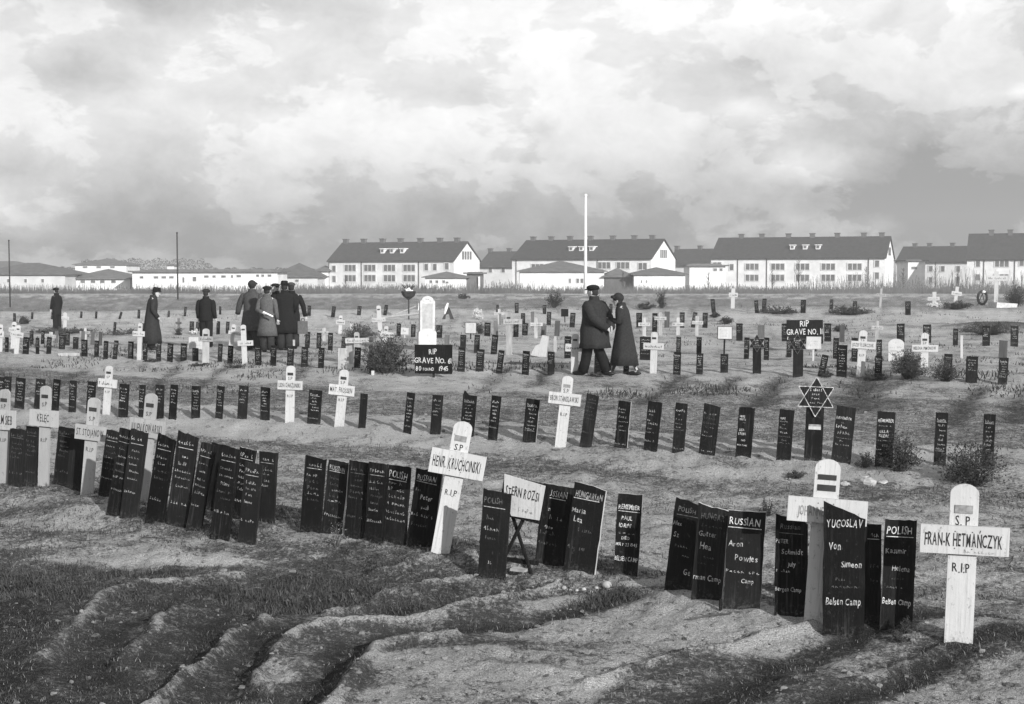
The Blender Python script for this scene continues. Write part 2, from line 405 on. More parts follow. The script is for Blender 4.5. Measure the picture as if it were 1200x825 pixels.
# line spec: (text or int for illegible n letters or '_' rule, ztop fraction, height/W, x0, x1, tone)
def lettering(lines, W, L, y, parent, mats=(L_BRIGHT, L_MID, L_FAINT), shear=.06):
    mb = MB()
    for (t, zt, hf, x0, x1, tone) in lines:
        h = hf*W; zb = L*(1-zt) - h; X0, X1 = (x0-.5)*W, (x1-.5)*W; tilt = random.uniform(-.03,.03)
        if t == '_': 
            b = len(mb.v); e = .022*W
            for p in ((X0,zb),(X1,zb+tilt*W*.4),(X1,zb+e+tilt*W*.4),(X0,zb+e)): mb.v.append(Vector((p[0], y, p[1])))
            mb.face([b,b+1,b+2,b+3], tone)
        elif isinstance(t, int): put_scribble(mb, t, X0, X1, zb, h, y, tone)
        else: put_text(mb, t, X0, X1, zb, h, y, tone, .022, shear, tilt)
    if not mb.f: return None
    return mb.obj('lettering', list(mats), parent)
# ------------------------------------------------------------------ marker frame
def frame(bx, by, tx, ty, yaw, sink=.04):
    B = ground(bx, by); T = at_depth(tx, ty, B.y)
    u = (T - B); L = u.length; u.normalize()
    w = Vector((math.cos(yaw), -math.sin(yaw), 0)); w = (w - u*w.dot(u)).normalized()
    n = u.cross(w)
    M = Matrix(((w.x, n.x, u.x, B.x), (w.y, n.y, u.y, B.y), (w.z, n.z, u.z, B.z), (0,0,0,1)))
    return M, L, B
def realw(wpx, B, yaw):
    d = B.y
    return wpx / (FPX*(math.cos(yaw)/d + B.x*math.sin(yaw)/d**2))
ORD = ['first','second','third','fourth','fifth','sixth','seventh','eighth','ninth','tenth','eleventh','twelfth','thirteenth','fourteenth','fifteenth','sixteenth','seventeenth','eighteenth','nineteenth','twentieth']
def board(tx, ty, bx, by, wpx, lines=None, yaw=R(20), slant=0., thick=.018, edges=False, material=BLACK, peak=None, label=None, group=None, tones=(L_BRIGHT,L_MID,L_FAINT), shared=None, name='grave_board', taper=0):
    M, L, B = frame(bx, by, tx, ty, yaw); W = realw(wpx, B, yaw)
    mb = MB(); j = W*.03; h = W/2
    big = wpx > 13; e_ = lambda: random.gauss(0, W*.008)
    pts = [(-h*(1-taper),-.06),(h*(1-taper),-.06)] + ([(h+e_(), L*f) for f in (.15,.3,.42,.55,.7,.83)] if big else []) + [(h+random.uniform(-j,j)*.5, L - slant*W*.5 + random.uniform(-j,j))]
    if big and not peak: pts += [(W*x, L+slant*W*(-x)+abs(random.gauss(0, W*.012))*random.choice((1,-1))) for x in (.38,.25,.1,-.05,-.2,-.36)]
    if big: pass
    if peak: pts += [(x*W, L+z*W) for x, z in peak]
    pts += [(-h+random.uniform(-j,j)*.5, L + slant*W*.5 + random.uniform(-j,j))] + ([(-h+e_(), L*f) for f in (.84,.7,.57,.41,.28,.14)] if big else [])
    mb.prism(pts, -thick/2, thick/2, 0, 1 if edges else None)
    o = mb.obj(name, [material, EDGEW], None, M=M)
    if lines: lettering(lines, W, L, -thick/2-.002, o, tones)
    elif shared is not None:
        c = link('lettering', shared, o); c.scale = (W, 1, L); c.location = (0, -thick/2-.002, 0)
    tag(o, label, 'grave marker', group); return o
def cross(head, base, wpx, arm, yaw=R(6), name_line=None, sp=True, rip=True, flag='bar', m=WHITE, label=None, group=None, round_top=True, lm=0, thick=.024, ripz=.44, sub=None, armshift=0):
    """head=(x,ytop); base=(x,y); arm=(x0,x1,y0,y1) at the arm centre"""
    M, L, B = frame(base[0], base[1], head[0], head[1], yaw); W = realw(wpx, B, yaw)
    ppm = FPX/B.y; f = (base[1]-head[1])
    zt = L*(base[1]-arm[2])/f; zb = L*(base[1]-arm[3])/f
    xc = head[0] + (base[0]-head[0])*((arm[2]+arm[3])/2-head[1])/f
    ax0 = realw(arm[0]-xc, B, yaw); ax1 = realw(arm[1]-xc, B, yaw)
    t = thing('grave_cross', label, 'grave cross', M, group)
    mb = MB(); pts = [(-W/2,-.06),(W/2,-.06),(W/2,L-W*.35)]
    if round_top: pts += [(W/2*math.cos(a), L-W*.35+W*.35*math.sin(a)) for a in np.linspace(.35,math.pi-.35,7)]
    else: pts += [(W/2,L),(-W/2,L)]
    pts += [(-W/2,L-W*.35)] if round_top else []
    mb.prism(pts, -thick/2, thick/2); mb.obj('upright', m, t)
    mb = MB(); j = .003; mb.prism([(ax0,zb+random.uniform(-j,j)),(ax1,zb+random.uniform(-j,j)),(ax1,zt+random.uniform(-j,j)),(ax0,zt+random.uniform(-j,j))], -thick*1.5-.003, -thick/2-.0015)
    mb.obj('crossarm', m, t)
    if wpx > 9:
        mb = MB(); [mb.ellipsoid((x*W*.3, -thick*1.5-.004, (zt+zb)/2+q*(zt-zb)*.3), (.004,.002,.004), 6, 4) for x, q in ((-1,1),(1,1),(-1,-1),(1,-1))]; mb.obj('nail_heads', DULLWOOD, t)
    yf = -thick/2-.002; ya = -thick*1.5-.005; ah = zt-zb
    if flag:
        mb = MB(); zz = L-W*.95
        if flag == 'two': mb.box(-W*.36,W*.36,yf-.003,yf,zz+W*.12,zz+W*.33); mb.box(-W*.36,W*.36,yf-.003,yf,zz-W*.33,zz-W*.08)
        else: mb.box(-W*.33,W*.30,yf-.003,yf,zz-W*.12,zz+W*.18)
        mb.obj('flag_plate', L_GREY if flag == 'grey' else MATS['dark_plate'], t)
    mb = MB()
    if name_line:
        nl = name_line if isinstance(name_line, tuple) else (name_line, .05, .93)
        put_text(mb, nl[0], ax0+(ax1-ax0)*nl[1], ax0+(ax1-ax0)*nl[2], zb+ah*.28, ah*(.46 if nl[2] > .7 else .38), ya, 0, .02, jit=.4)
        if sub: put_scribble(mb, 9, ax0+(ax1-ax0)*.5, ax1-(ax1-ax0)*.15, zb+ah*.06, ah*.13, ya, 1)
    else: put_scribble(mb, 12, ax0+(ax1-ax0)*.08, ax1-(ax1-ax0)*.08, zb+ah*.3, ah*.42, ya, 0, .2)
    if sp: put_text(mb, sp if isinstance(sp, str) else 'S.P', -W*.28, W*.25, (zt+L-W*1.05)/2-W*.22+(.0 if L-zt>W*1.6 else -.02*W), W*.34, yf, 0, .015)
    if rip: put_text(mb, 'R.I.P', -W*.33, W*.33, L*ripz, W*.32, yf, 0, .015)
    mb.obj('lettering', [L_BLACK if lm == 0 else L_GREY, L_GREY], t)
    return t
mat('dark_plate', .03, .4, .7, 0, 10)
# shared small lettering variants
VAR = []
for k in range(9):
    mb = MB(); random.seed(100+k)
    put_scribble(mb, 6, -.36, .36, .84, .05, 0, 0, .35)
    if k % 2: 
        b = len(mb.v)
        for p in ((-.38,.82),(.38,.82),(.38,.827),(-.38,.827)): mb.v.append(Vector((p[0],0,p[1])))
        mb.face([b,b+1,b+2,b+3], 0)
    z = .74
    for q in range(random.choice((4,5,6))):
        a = random.uniform(-.38,-.15); e = random.uniform(.15,.4)
        put_scribble(mb, random.randint(4,8), a, e, z, random.choice((.03,.04,.05)), 0, 0 if random.random() < .7 else 1, .35); z -= random.uniform(.075,.10)
    if k % 3: put_scribble(mb, 9, -.38, .36, random.uniform(.08,.3), .035, 0, 1, .35)
    VAR.append(mb.mesh('lettering', [L_BRIGHT if k % 3 else L_MID, L_MID]))
random.seed(11)
# ================================================================== SKY, SUN, CAMERA
w = bpy.data.worlds.new('World'); scene.world = w; w.use_nodes = True; nt = w.node_tree; N = nt.nodes; LK = nt.links
EL, AZ = 20.0, 32.0
sun = bpy.data.lights.new('sun', 'SUN'); sun.energy = 5.0; sun.angle = R(.6); sun.color = (1, .995, .985)
so = link('sun', sun); sdir = Vector((math.sin(R(AZ))*math.cos(R(EL)), -math.cos(R(AZ))*math.cos(R(EL)), math.sin(R(EL))))
so.rotation_euler = sdir.to_track_quat('Z', 'Y').to_euler(); so.location = sdir*60
def nd(t, **k):
    n = N.new(t)
    for a, b in k.items(): setattr(n, a, b)
    return n
def mth(op, a, b=None, clamp=False):
    n = nd('ShaderNodeMath', operation=op, use_clamp=clamp)
    for i, x in enumerate((a, b)):
        if x is None: continue
        if isinstance(x, (int, float)): n.inputs[i].default_value = x
        else: LK.new(x, n.inputs[i])
    return n.outputs[0]
sky = nd('ShaderNodeTexSky', sky_type='NISHITA', sun_disc=False); sky.sun_elevation = R(EL); sky.sun_rotation = R(180-AZ); sky.air_density = 1; sky.dust_density = 3
bw = nd('ShaderNodeRGBToBW'); LK.new(sky.outputs[0], bw.inputs[0])
tc = nd('ShaderNodeTexCoord')
def vm(op, a, b):
    n = nd('ShaderNodeVectorMath', operation=op)
    for i, x in enumerate((a, b)):
        if isinstance(x, tuple): n.inputs[i].default_value = x
        else: LK.new(x, n.inputs[i])
    return n.outputs['Value'] if op == 'DOT_PRODUCT' else n.outputs[0]
D = tc.outputs['Generated']
def noise(vec, scale, detail=8, rough=.55, dist=0.):
    n = nd('ShaderNodeTexNoise'); n.inputs['Scale'].default_value = scale; n.inputs['Detail'].default_value = detail
    n.inputs['Roughness'].default_value = rough; n.inputs['Distortion'].default_value = dist; LK.new(vec, n.inputs['Vector']); return n
wn = noise(vm('MULTIPLY', D, (1,1,1.6)), 9.0, 6, .6)
warp = vm('ADD', D, vm('MULTIPLY', vm('SUBTRACT', wn.outputs['Color'], (.5,.5,.5)), (.05,.0,.03)))
n1 = noise(vm('MULTIPLY', warp, (1,1,1.8)), 9.0, 14, .60, 0).outputs['Fac']
n2 = noise(vm('MULTIPLY', warp, (1,1,1.5)), 26.0, 12, .66, 0).outputs['Fac']
sep = nd('ShaderNodeSeparateXYZ'); LK.new(D, sep.inputs[0])
cr = nd('ShaderNodeValToRGB'); LK.new(mth('MULTIPLY', sep.outputs[2], 2.5), cr.inputs[0])
els = cr.color_ramp.elements; els[0].position = 0; els[0].color = (.42,)*3+(1,); els[1].position = 1; els[1].color = (.60,)*3+(1,)
for p, v in ((.06,.44),(.12,.48),(.18,.56),(.26,.70),(.50,.78)): e = els.new(p); e.color = (v,v,v,1)
val = cr.outputs[0]; bwv = nd('ShaderNodeRGBToBW'); LK.new(val, bwv.inputs[0]); val = bwv.outputs[0]
ss = nd('ShaderNodeMapRange', interpolation_type='SMOOTHSTEP'); ss.inputs['From Min'].default_value = .485; ss.inputs['From Max'].default_value = .53; LK.new(n1, ss.inputs['Value'])
val = mth('ADD', val, mth('MULTIPLY', mth('SUBTRACT', ss.outputs[0], .5), .11))
val = mth('ADD', val, mth('MULTIPLY', mth('SUBTRACT', n1, .5), .30))
val = mth('ADD', val, mth('MULTIPLY', mth('SUBTRACT', n2, .5), .46))
for (px, py, sx, sy, amp) in ((450,185,230,50,.13),(640,75,230,60,.12),(15,245,46,20,.44),(1010,25,200,35,.16),(872,134,34,13,.26),(940,198,38,16,.34),
     (1180,122,36,8,.36),(950,266,90,9,.10),(210,130,90,45,.08),(120,103,34,20,-.20),(190,10,170,22,-.20),(400,190,40,24,-.10),(870,85,90,30,-.10),(1060,165,170,50,-.13),
     (640,156,20,13,-.20),(1150,45,34,32,-.13),(1020,42,12,18,-.15),(350,272,420,26,-.04),(760,240,320,26,-.07),(560,120,26,12,-.10),(1110,235,150,34,-.14),(1130,175,90,26,-.08),(880,80,70,26,-.06),(30,170,80,60,.08)):
    c = ((px-600)/FPX, 1.0, (320-py)/FPX)
    q = vm('MULTIPLY', vm('SUBTRACT', warp, c), (FPX/sx, 1.4, FPX/sy))
    g = mth('EXPONENT', mth('MULTIPLY', vm('DOT_PRODUCT', q, q), -.6))
    val = mth('ADD', val, mth('MULTIPLY', g, amp))
val = mth('MINIMUM', mth('MAXIMUM', val, .30), 1.0)
mixv = mth("ADD", mth("MULTIPLY", val, .87), mth('MULTIPLY', bw.outputs[0], .012))
cmb = nd('ShaderNodeCombineColor')
vs = mth('DIVIDE', mixv, .12)
for i in range(3): LK.new(vs, cmb.inputs[i])
bg = N['Background']; bg.inputs['Strength'].default_value = .12; LK.new(cmb.outputs[0], bg.inputs['Color'])
cam = bpy.data.cameras.new('camera'); co = link('camera', cam); co.location = (0,0,CAMZ); co.rotation_euler = (math.pi/2-PITCH, 0, 0)
cam.sensor_width = 36; cam.lens = 36*FPX/1200; cam.clip_end = 20000; cam.clip_start = .05; scene.camera = co
scene.view_settings.view_transform = 'Standard'; scene.view_settings.look = 'None'; scene.view_settings.exposure = 0.25; scene.view_settings.gamma = 1
scene.render.resolution_x = 1024; scene.render.resolution_y = 704
# ================================================================== GROUND
def build_ground():
    a1 = np.linspace(R(-27), R(27), 1000); a2 = np.linspace(R(27), R(333), 80)[1:-1]
    A = np.concatenate([a1, a2]); nA = len(A)
    r1 = np.linspace(.4, 4.8, 18)[:-1]; r2 = 1/np.linspace(1/4.8, 1/70, 430); r3 = np.geomspace(70, 6000, 90)[1:]
    Rr = np.concatenate([r1, r2, r3]); nR = len(Rr)
    X = Rr[:,None]*np.sin(A)[None,:]; Y = Rr[:,None]*np.cos(A)[None,:]
    Xf, Yf = X.ravel(), Y.ravel(); Z = terrain(Xf, Yf)
    # clods on the bare earth
    sand, dark = ground_masks(Xf, Yf); near = np.clip(1-np.hypot(Xf,Yf)/26, 0, 1)
    Z = Z + near*((.012+.014*sand)*fbm(Xf,Yf,12,2,81)+.014*np.abs(fbm(Xf,Yf,28,2,91)))
    co_ = np.stack([Xf, Yf, Z], 1)
    i = np.arange(nR-1)[:,None]*nA; j = np.arange(nA)[None,:]; j2 = (j+1) % nA
    F = np.stack([i+j, i+j2, i+nA+j2, i+nA+j], -1).reshape(-1,4)
    me = bpy.data.meshes.new('ground'); nv = len(co_)+1; nf = len(F)+nA
    me.vertices.add(nv); co_ = np.vstack([co_, [[0,0,tz(0,0)]]]); me.vertices.foreach_set('co', co_.ravel())
    cen = nv-1; T = np.stack([np.full(nA,cen), (np.arange(nA)+1)%nA, np.arange(nA)], 1)
    loops = np.concatenate([F.ravel(), T.ravel()])
    me.loops.add(len(loops)); me.loops.foreach_set('vertex_index', loops)
    me.polygons.add(nf); ls = np.concatenate([np.arange(len(F))*4, len(F)*4+np.arange(nA)*3]); me.polygons.foreach_set('loop_start', ls)
    me.polygons.foreach_set('use_smooth', np.ones(nf, bool))
    for nm, arr in (('sand', sand), ('dark', dark)):
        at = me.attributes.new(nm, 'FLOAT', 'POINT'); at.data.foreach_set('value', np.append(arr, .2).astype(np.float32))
    me.update(calc_edges=True)
    m = bpy.data.materials.new('sandy_ground'); m.use_nodes = True; t = m.node_tree; n = t.nodes; l = t.links; b = n['Principled BSDF']
    b.inputs['Roughness'].default_value = .95; b.inputs['Specular IOR Level'].default_value = .08
    g = n.new('ShaderNodeNewGeometry')
    def nz(scale, detail=5, rough=.65, vec=None):
        q = n.new('ShaderNodeTexNoise'); q.inputs['Scale'].default_value = scale; q.inputs['Detail'].default_value = detail; q.inputs['Roughness'].default_value = rough
        l.new(vec if vec else g.outputs['Position'], q.inputs['Vector']); return q.outputs['Fac']
    def mt(op, a, bb, clamp=False):
        q = n.new('ShaderNodeMath'); q.operation = op; q.use_clamp = clamp
        for k, x in enumerate((a, bb)):
            if isinstance(x, (int, float)): q.inputs[k].default_value = x
            else: l.new(x, q.inputs[k])
        return q.outputs[0]
    sa = n.new('ShaderNodeAttribute'); sa.attribute_name = 'sand'; da = n.new('ShaderNodeAttribute'); da.attribute_name = 'dark'
    mp = n.new('ShaderNodeMapping'); mp.inputs['Scale'].default_value = (1,1,1); l.new(g.outputs['Position'], mp.inputs[0])
    f1 = nz(3, 8, .7); f2 = nz(34, 6, .75); f3 = nz(1.1, 4, .6); f4 = nz(110, 4, .7)
    s = mt('ADD', sa.outputs['Fac'], mt('MULTIPLY', mt('SUBTRACT', f1, .5), .9))
    f5 = nz(9, 6, .75); s = mt('ADD', s, mt('MULTIPLY', mt('SUBTRACT', f2, .5), 2.6)); s = mt('ADD', s, mt('MULTIPLY', mt('SUBTRACT', f5, .5), 2.0)); 
    mr = n.new('ShaderNodeMapRange'); mr.interpolation_type = 'SMOOTHSTEP'; mr.inputs['From Min'].default_value = .0; mr.inputs['From Max'].default_value = .92
    mr.inputs['To Min'].default_value = .085; mr.inputs['To Max'].default_value = .46; l.new(s, mr.inputs['Value'])
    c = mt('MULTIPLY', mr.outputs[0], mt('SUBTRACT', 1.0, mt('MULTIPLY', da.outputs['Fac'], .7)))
    c = mt('MULTIPLY', c, mt('MAXIMUM', .12, mt('SUBTRACT', mt('MULTIPLY', f4, 3.2), .6)))
    c = mt('MULTIPLY', c, mt('ADD', .6, mt('MULTIPLY', f3, .8)))
    l.new(c, b.inputs['Base Color'])
    bp = n.new('ShaderNodeBump'); bp.inputs['Strength'].default_value = 1.0; bp.inputs['Distance'].default_value = .06
    l.new(mt('ADD', mt('MULTIPLY', f2, .9), mt('ADD', mt('MULTIPLY', f4, .35), mt('MULTIPLY', f1, 1.5))), bp.inputs['Height']); l.new(bp.outputs[0], b.inputs['Normal'])
    me.materials.append(m); o = link('ground', me); tag(o, None, None, None, 'structure')
build_ground()
# grass blades (uncountable)
def blades(name, n, ymin, ymax, hmin, hmax, wid, seed, sel, label, m):
    g = np.random.default_rng(seed); iy = g.uniform(1/ymax, 1/ymin, n*3); Y = 1/iy; X = Y*g.uniform(-.46,.46,n*3)
    sand, dark = ground_masks(X, Y); keep = g.random(n*3) < sel(X, Y, sand, dark); X, Y = X[keep][:n], Y[keep][:n]; k = len(X)
    Z = terrain(X, Y) - .004; a = g.uniform(0, 2*math.pi, k); cl = .55+.9*np.clip(fbm(X,Y,1.7,2,5)+.5,0,1)
    h = g.uniform(hmin, hmax, k)*cl; lean = g.uniform(.1,.9,k)*h; b = g.uniform(0, 2*math.pi, k)
    wx, wy = np.cos(a)*wid, np.sin(a)*wid
    P = np.empty((k,5,3)); lx, ly = np.cos(b)*lean, np.sin(b)*lean
    P[:,0] = np.stack([X-wx,Y-wy,Z],1); P[:,1] = np.stack([X+wx,Y+wy,Z],1)
    P[:,2] = np.stack([X+lx*.4+wx*.7,Y+ly*.4+wy*.7,Z+h*.62],1); P[:,3] = np.stack([X+lx*.4-wx*.7,Y+ly*.4-wy*.7,Z+h*.62],1)
    P[:,4] = np.stack([X+lx,Y+ly,Z+h],1)
    base = np.arange(k)*5
    loops = np.stack([base,base+1,base+2,base+3, base+3,base+2,base+4],1).ravel()
    me = bpy.data.meshes.new(name); me.vertices.add(k*5); me.vertices.foreach_set('co', P.ravel())
    me.loops.add(len(loops)); me.loops.foreach_set('vertex_index', loops); me.polygons.add(k*2)
    ls = (np.arange(k)*7)[:,None]+np.array([0,4])[None,:]; me.polygons.foreach_set('loop_start', ls.ravel())
    me.update(calc_edges=True); me.materials.append(m); o = link(name, me); tag(o, label, 'grass', None, 'stuff'); return o
GR1 = mat('short_grass', .055, .6, .9, 0, 6, spec=.1); GR2 = mat('dry_grass', .22, .5, .9, 0, 6, spec=.1)
blades('short_grass', 120000, 5.2, 13, .005, .021, .0020, 3, lambda X,Y,s,d: np.clip(.80 - s*1.2 + d*.3, .06, 1), 'short dark turf growing between the sandy ridges', GR1)
blades('dry_grass', 18000, 5.2, 16, .010, .032, .0016, 4, lambda X,Y,s,d: np.clip(.35 - s*.4, .03, 1), 'pale dry grass stems in the foreground turf', GR2)
blades('rough_turf', 60000, 9, 32, .012, .045, .004, 5, lambda X,Y,s,d: np.clip(.62 - s*1.0 + d*.6, .0, 1), 'rough turf between the rows of markers', GR1)
blades('low_weeds', 22000, 24, 80, .02, .10, .012, 6, lambda X,Y,s,d: sstep((fbm(X,Y,.55,3,77)-.12)/.25)*.9 + d*.4, 'low dry weeds and plants straggling between the back rows', LEAF)
blades('bank_weeds', 10000, 10, 24, .015, .05, .004, 8, lambda X,Y,s,d: sstep((fbm(X,Y,1.1,3,78)-.2)/.2)*.8, 'small dark weeds scattered on the banks between rows', GR1)
def lumps():
    g = np.random.default_rng(19); mb = MB(); Y = 1/g.uniform(1/18, 1/5.4, 420); X = Y*g.uniform(-.42,.42,420); Z = terrain(X, Y)
    for x, y, z in zip(X, Y, Z):
        r = g.uniform(.008,.020); mb.ellipsoid((x,y,z-r*.05), (r*g.uniform(.9,1.8), r*g.uniform(.8,1.6), r*g.uniform(.5,.8)), 8, 6, 0, None, .36)
    o = mb.obj('turned_earth', mat('turned_earth', .085, .6, .95, .8, 22, spec=.05)); tag(o, 'broken lumps of earth lying on the grave beds', 'earth lumps', None, 'stuff')
lumps()
def clods():
    g = np.random.default_rng(9); mb = MB(); Y = 1/g.uniform(1/22, 1/5.2, 11000); X = Y*g.uniform(-.42,.42,11000)
    sd_, _ = ground_masks(X, Y); k = g.random(11000) < sd_*1.2; X, Y = X[k], Y[k]; Z = terrain(X, Y)
    for x, y, z in zip(X, Y, Z):
        r = .0025/(g.uniform(.12,1))**.8*(1+y*.05); mb.ellipsoid((x,y,z+r*.5), (r*g.uniform(.8,1.6), r*g.uniform(.8,1.6), r*g.uniform(.5,.9)), 5, 4, 0, None, .25)
    o = mb.obj('loose_clods', mat('earth_clods', .17, .5, .95, .5, 14, spec=.05)); tag(o, 'small clods and pebbles scattered over the bare sand', 'pebbles', None, 'stuff')
clods()
# ================================================================== FRONT ROW
B0, M1, F2 = 0, 1, 2     # tones
Y1 = R(27)
def std(seed, head=None, tone=1, foot=True):
    random.seed(seed); out = []
    out.append((head or 6, .07, .17, .10, .88, tone)); out.append(('_', .155, .0, .12, .86, tone))
    z = .22
    for k in range(random.choice((4,5,5))):
        a = random.uniform(.06,.25); e = random.uniform(.6,.93); out.append((random.randint(4,8), z, random.uniform(.10,.15), a, e, tone if random.random() < .6 else min(2,tone+1))); z += random.uniform(.07,.09)
    if foot: out.append((foot if isinstance(foot, str) else random.randint(6,9), random.uniform(.68,.74), .13, .08, .9, tone))
    return out
FR = 'black grave boards of the front row'
front = [ # tx,ty,bx,by,w,lines,kw
 (22,503,19,571,19,std(1,None,2),{}), (39,500,35,570,15,std(2,None,2),{}),
 (79,501,72,569,19,std(3,None,2),{}), (92,507,87,574,17,None,{}),
 (134,505,124,582,17,std(5,None,1),dict(slant=.06)), (149,503,133,604,16,std(6,None,1),dict()),
 (164,505,151,607,20,std(7,None,0),dict(slant=.1)), (196,512,181,613,21,std(8,None,1),dict(slant=.15)),
 (221,509,207,617,24,std(9,None,0),dict(slant=.12)), (245,520,227,622,17,std(10,None,0),dict()),
 (258,521,243,597,18,None,dict(back=1)), (271,524,257,632,22,std(12,None,1),dict(slant=.1)),
 (292,526,280,608,20,std(13,None,0),dict(edges=True,back=1)), (298,543,289,638,20,std(14,None,0),dict()),
 (315,530,311,612,21,std(15,None,1,False),dict()),
 (370.5,536,363.5,623,24,std(16,None,1,False),dict(slant=.08)), (398,540,389,626,24,[('RUSSIAN',.07,.19,.1,.85,1),('_',.155,0,.1,.85,0)]+std(17,None,1)[2:],dict(edges=True)),
 (421.5,541,415,631,23,std(18,None,2),dict()), (444,543,438,635,22,std(19,None,1),dict()),
 (469,546,462,637,26,[('POLISH',.07,.26,.08,.9,0),('_',.19,0,.08,.88,0),(5,.21,.1,.1,.7,1),(6,.28,.14,.08,.85,1),(6,.37,.14,.12,.9,1),(7,.46,.14,.08,.9,0),(8,.57,.13,.02,.92,1),(8,.66,.13,.02,.95,0)],dict()),
 (504,551,492,640,31,[('RUSSIAN',.07,.2,.08,.8,1),('_',.17,0,.08,.85,1),(3,.24,.14,.1,.3,2),('Peter',.33,.16,.3,.85,0),(5,.46,.14,.3,.7,0),(9,.57,.12,.05,.9,1),(7,.70,.12,.1,.7,2)],dict(edges=True)),
 (583,576,576,677,32,[('POLISH',.08,.18,.06,.85,2),('_',.19,0,.06,.85,1),(3,.28,.15,.2,.5,2),(5,.4,.16,.12,.7,1),(5,.52,.11,.2,.6,2),(2,.8,.12,.35,.5,1)],dict(slant=.05)),
 (655,569.5,644,662,35,[('RUSSIAN',.06,.2,.08,.85,0),('_',.165,0,.06,.8,0),('Ivan',.27,.14,.05,.45,1),(6,.37,.14,.1,.8,1),(4,.50,.13,.2,.5,1),(6,.58,.12,.05,.7,2),(8,.7,.13,.05,.8,2)],dict()),
 (692.5,569,679,669,37,[('HUNGARIAN',.08,.18,.08,.95,1),('_',.175,0,.03,.85,0),('Maria',.27,.16,.03,.5,1),('Lea',.38,.16,.12,.9,1),(7,.50,.12,.3,.75,2),(9,.70,.16,.05,.7,2)],dict(edges=True,slant=.1)),
 (739,579,733,674,29,[('REMEMBER',.13,.19,.05,.93,0),('_',.215,0,.05,.93,0),('PAUL',.27,.16,.2,.65,0),('IDRIN',.36,.16,.12,.8,0),(4,.47,.07,.12,.85,0),('DIED',.52,.13,.25,.6,0),('MAY 23 1945',.60,.13,.03,.95,0),('BELSEN CAMP',.77,.17,.02,.97,0)],dict(yaw=R(14),edges=True)),
 (808,588,795,690,32,[('POLISH',.07,.17,.15,.92,2),('_',.165,0,.12,.92,2),('Alex',.24,.14,.02,.45,1),('Sz',.36,.18,.1,.4,1),(5,.5,.08,.2,.7,1),(3,.6,.08,.5,.8,1),('Ge',.76,.19,.62,.97,1)],dict(slant=.12)),
 (837,594,828,702,36,[('HUNGAR',.07,.2,.12,.9,2),(6,.19,.1,.15,.85,2),('Gotter',.27,.16,.08,.8,1),('Hea',.40,.2,.15,.9,1),(4,.53,.1,.3,.7,2),(6,.6,.08,.1,.8,2),('rman Camp',.74,.17,.02,.95,1)],dict(edges=True,slant=.12)),
 (875.5,599,869,714,44,[('RUSSIAN',.07,.2,.05,.88,0),('_',.175,0,.02,.92,0),('Aron',.31,.15,.05,.5,1),('Powles',.44,.17,.25,.93,1),(9,.60,.08,.03,.95,0),('Camp',.68,.13,.45,.8,1)],dict(edges=True,yaw=R(16))),
 (928,608,926,722,38,[('Russian',.05,.17,.15,.9,2),('_',.15,0,.12,.88,2),('PETER',.21,.12,.02,.5,1),('Schmidt',.31,.17,.2,.95,1),('July',.44,.14,.4,.8,1),(6,.52,.09,.05,.5,1),('Bergen Camp',.70,.14,.02,.85,1)],dict(slant=.25)),
 (1013,614,1012,728,40,[(3,.07,.16,.7,.95,1),('_',.15,0,.6,.95,1),(3,.4,.12,.7,.95,2),(3,.55,.1,.7,.95,2)],dict(back=1)),
 (990,598,988,745,49,[('YUGOSLAV',.07,.2,.06,.93,1),('Von',.25,.2,.12,.42,1),('Simeon',.40,.16,.42,.93,1),(4,.53,.08,.3,.55,2),(7,.59,.08,.2,.85,2),('Belsen Camp',.69,.19,.06,.92,1)],dict(slant=.42,yaw=R(6))),
 (1056,609,1050,736,38,[('POLISH',.055,.26,.06,.88,0),('_',.16,0,.06,.9,0),('Kasimir',.26,.17,.06,.72,1),('Helena',.42,.17,.28,.85,1),(6,.53,.07,.2,.7,2),(7,.61,.07,.15,.75,1),('Belsen Camp',.72,.2,.02,.92,0)],dict(yaw=R(8),edges=True)),
]
lab1 = ['dark grave board at the left edge, behind the leftmost cross', 'dark grave board just left of the second cross of the front row', 'faded black board between the second and third crosses of the front row', 'blank black board partly hidden behind the third cross of the front row',
 'black board just right of the third cross, farthest back of its trio','narrow black board squeezed in the middle of three before the fourth cross','black board with underlined bright heading, just left of the fourth cross upright',
 'black slanting board first to the right of the fourth cross from the left','black board with five bright scrawled lines, second right of the fourth cross','narrow black board whose lettering runs down to its foot, third right of the fourth cross',
 'blank black board half hidden in the middle of the left cluster','wide black board reaching low into the sand, left of the pair crossing each other','black board with a pale left edge near the right end of the left cluster',
 'black board standing nearest the camera in the left cluster, over the pale edged one','black board at the right end of the left cluster, before a sandy gap',
 'leftmost of the six boards leaning by the tilted white cross','black board with pale edges, second of the six left of the tilted cross','faded black board, third of the six left of the tilted cross','plain black board with pale underline, fourth of the six left of the tilted cross',
 'black board headed POLISH in large capitals, left of the tilted cross','broad black board touching the upright of the tilted white cross','black board standing in front of the white name panel on its stand','black board headed RUSSIAN just right of the white name panel',
 'tilted black board headed HUNGARIAN with a pale right edge','black board headed REMEMBER with bold white capitals, behind a pale stone','black board at the left of the fused pair, with faded heading','black board at the right of the fused pair, pale right edge and peg below',
 'wide black board headed RUSSIAN with a bright right edge','black board reading Bergen Camp left of the cross with two bars','black board mostly hidden behind the slanted YUGOSLAV board','slant topped black board headed YUGOSLAV in front of the two bar cross','black board headed POLISH beside the rightmost white cross']
for k, r in enumerate(front):
    kw = dict(r[6]); kw.pop('back', None); kw.setdefault('yaw', Y1 + random.uniform(-.12,.12)); 
    board(*r[:5], lines=r[5], label=lab1[k], group=FR, **kw)
FC = 'white crosses of the front row'
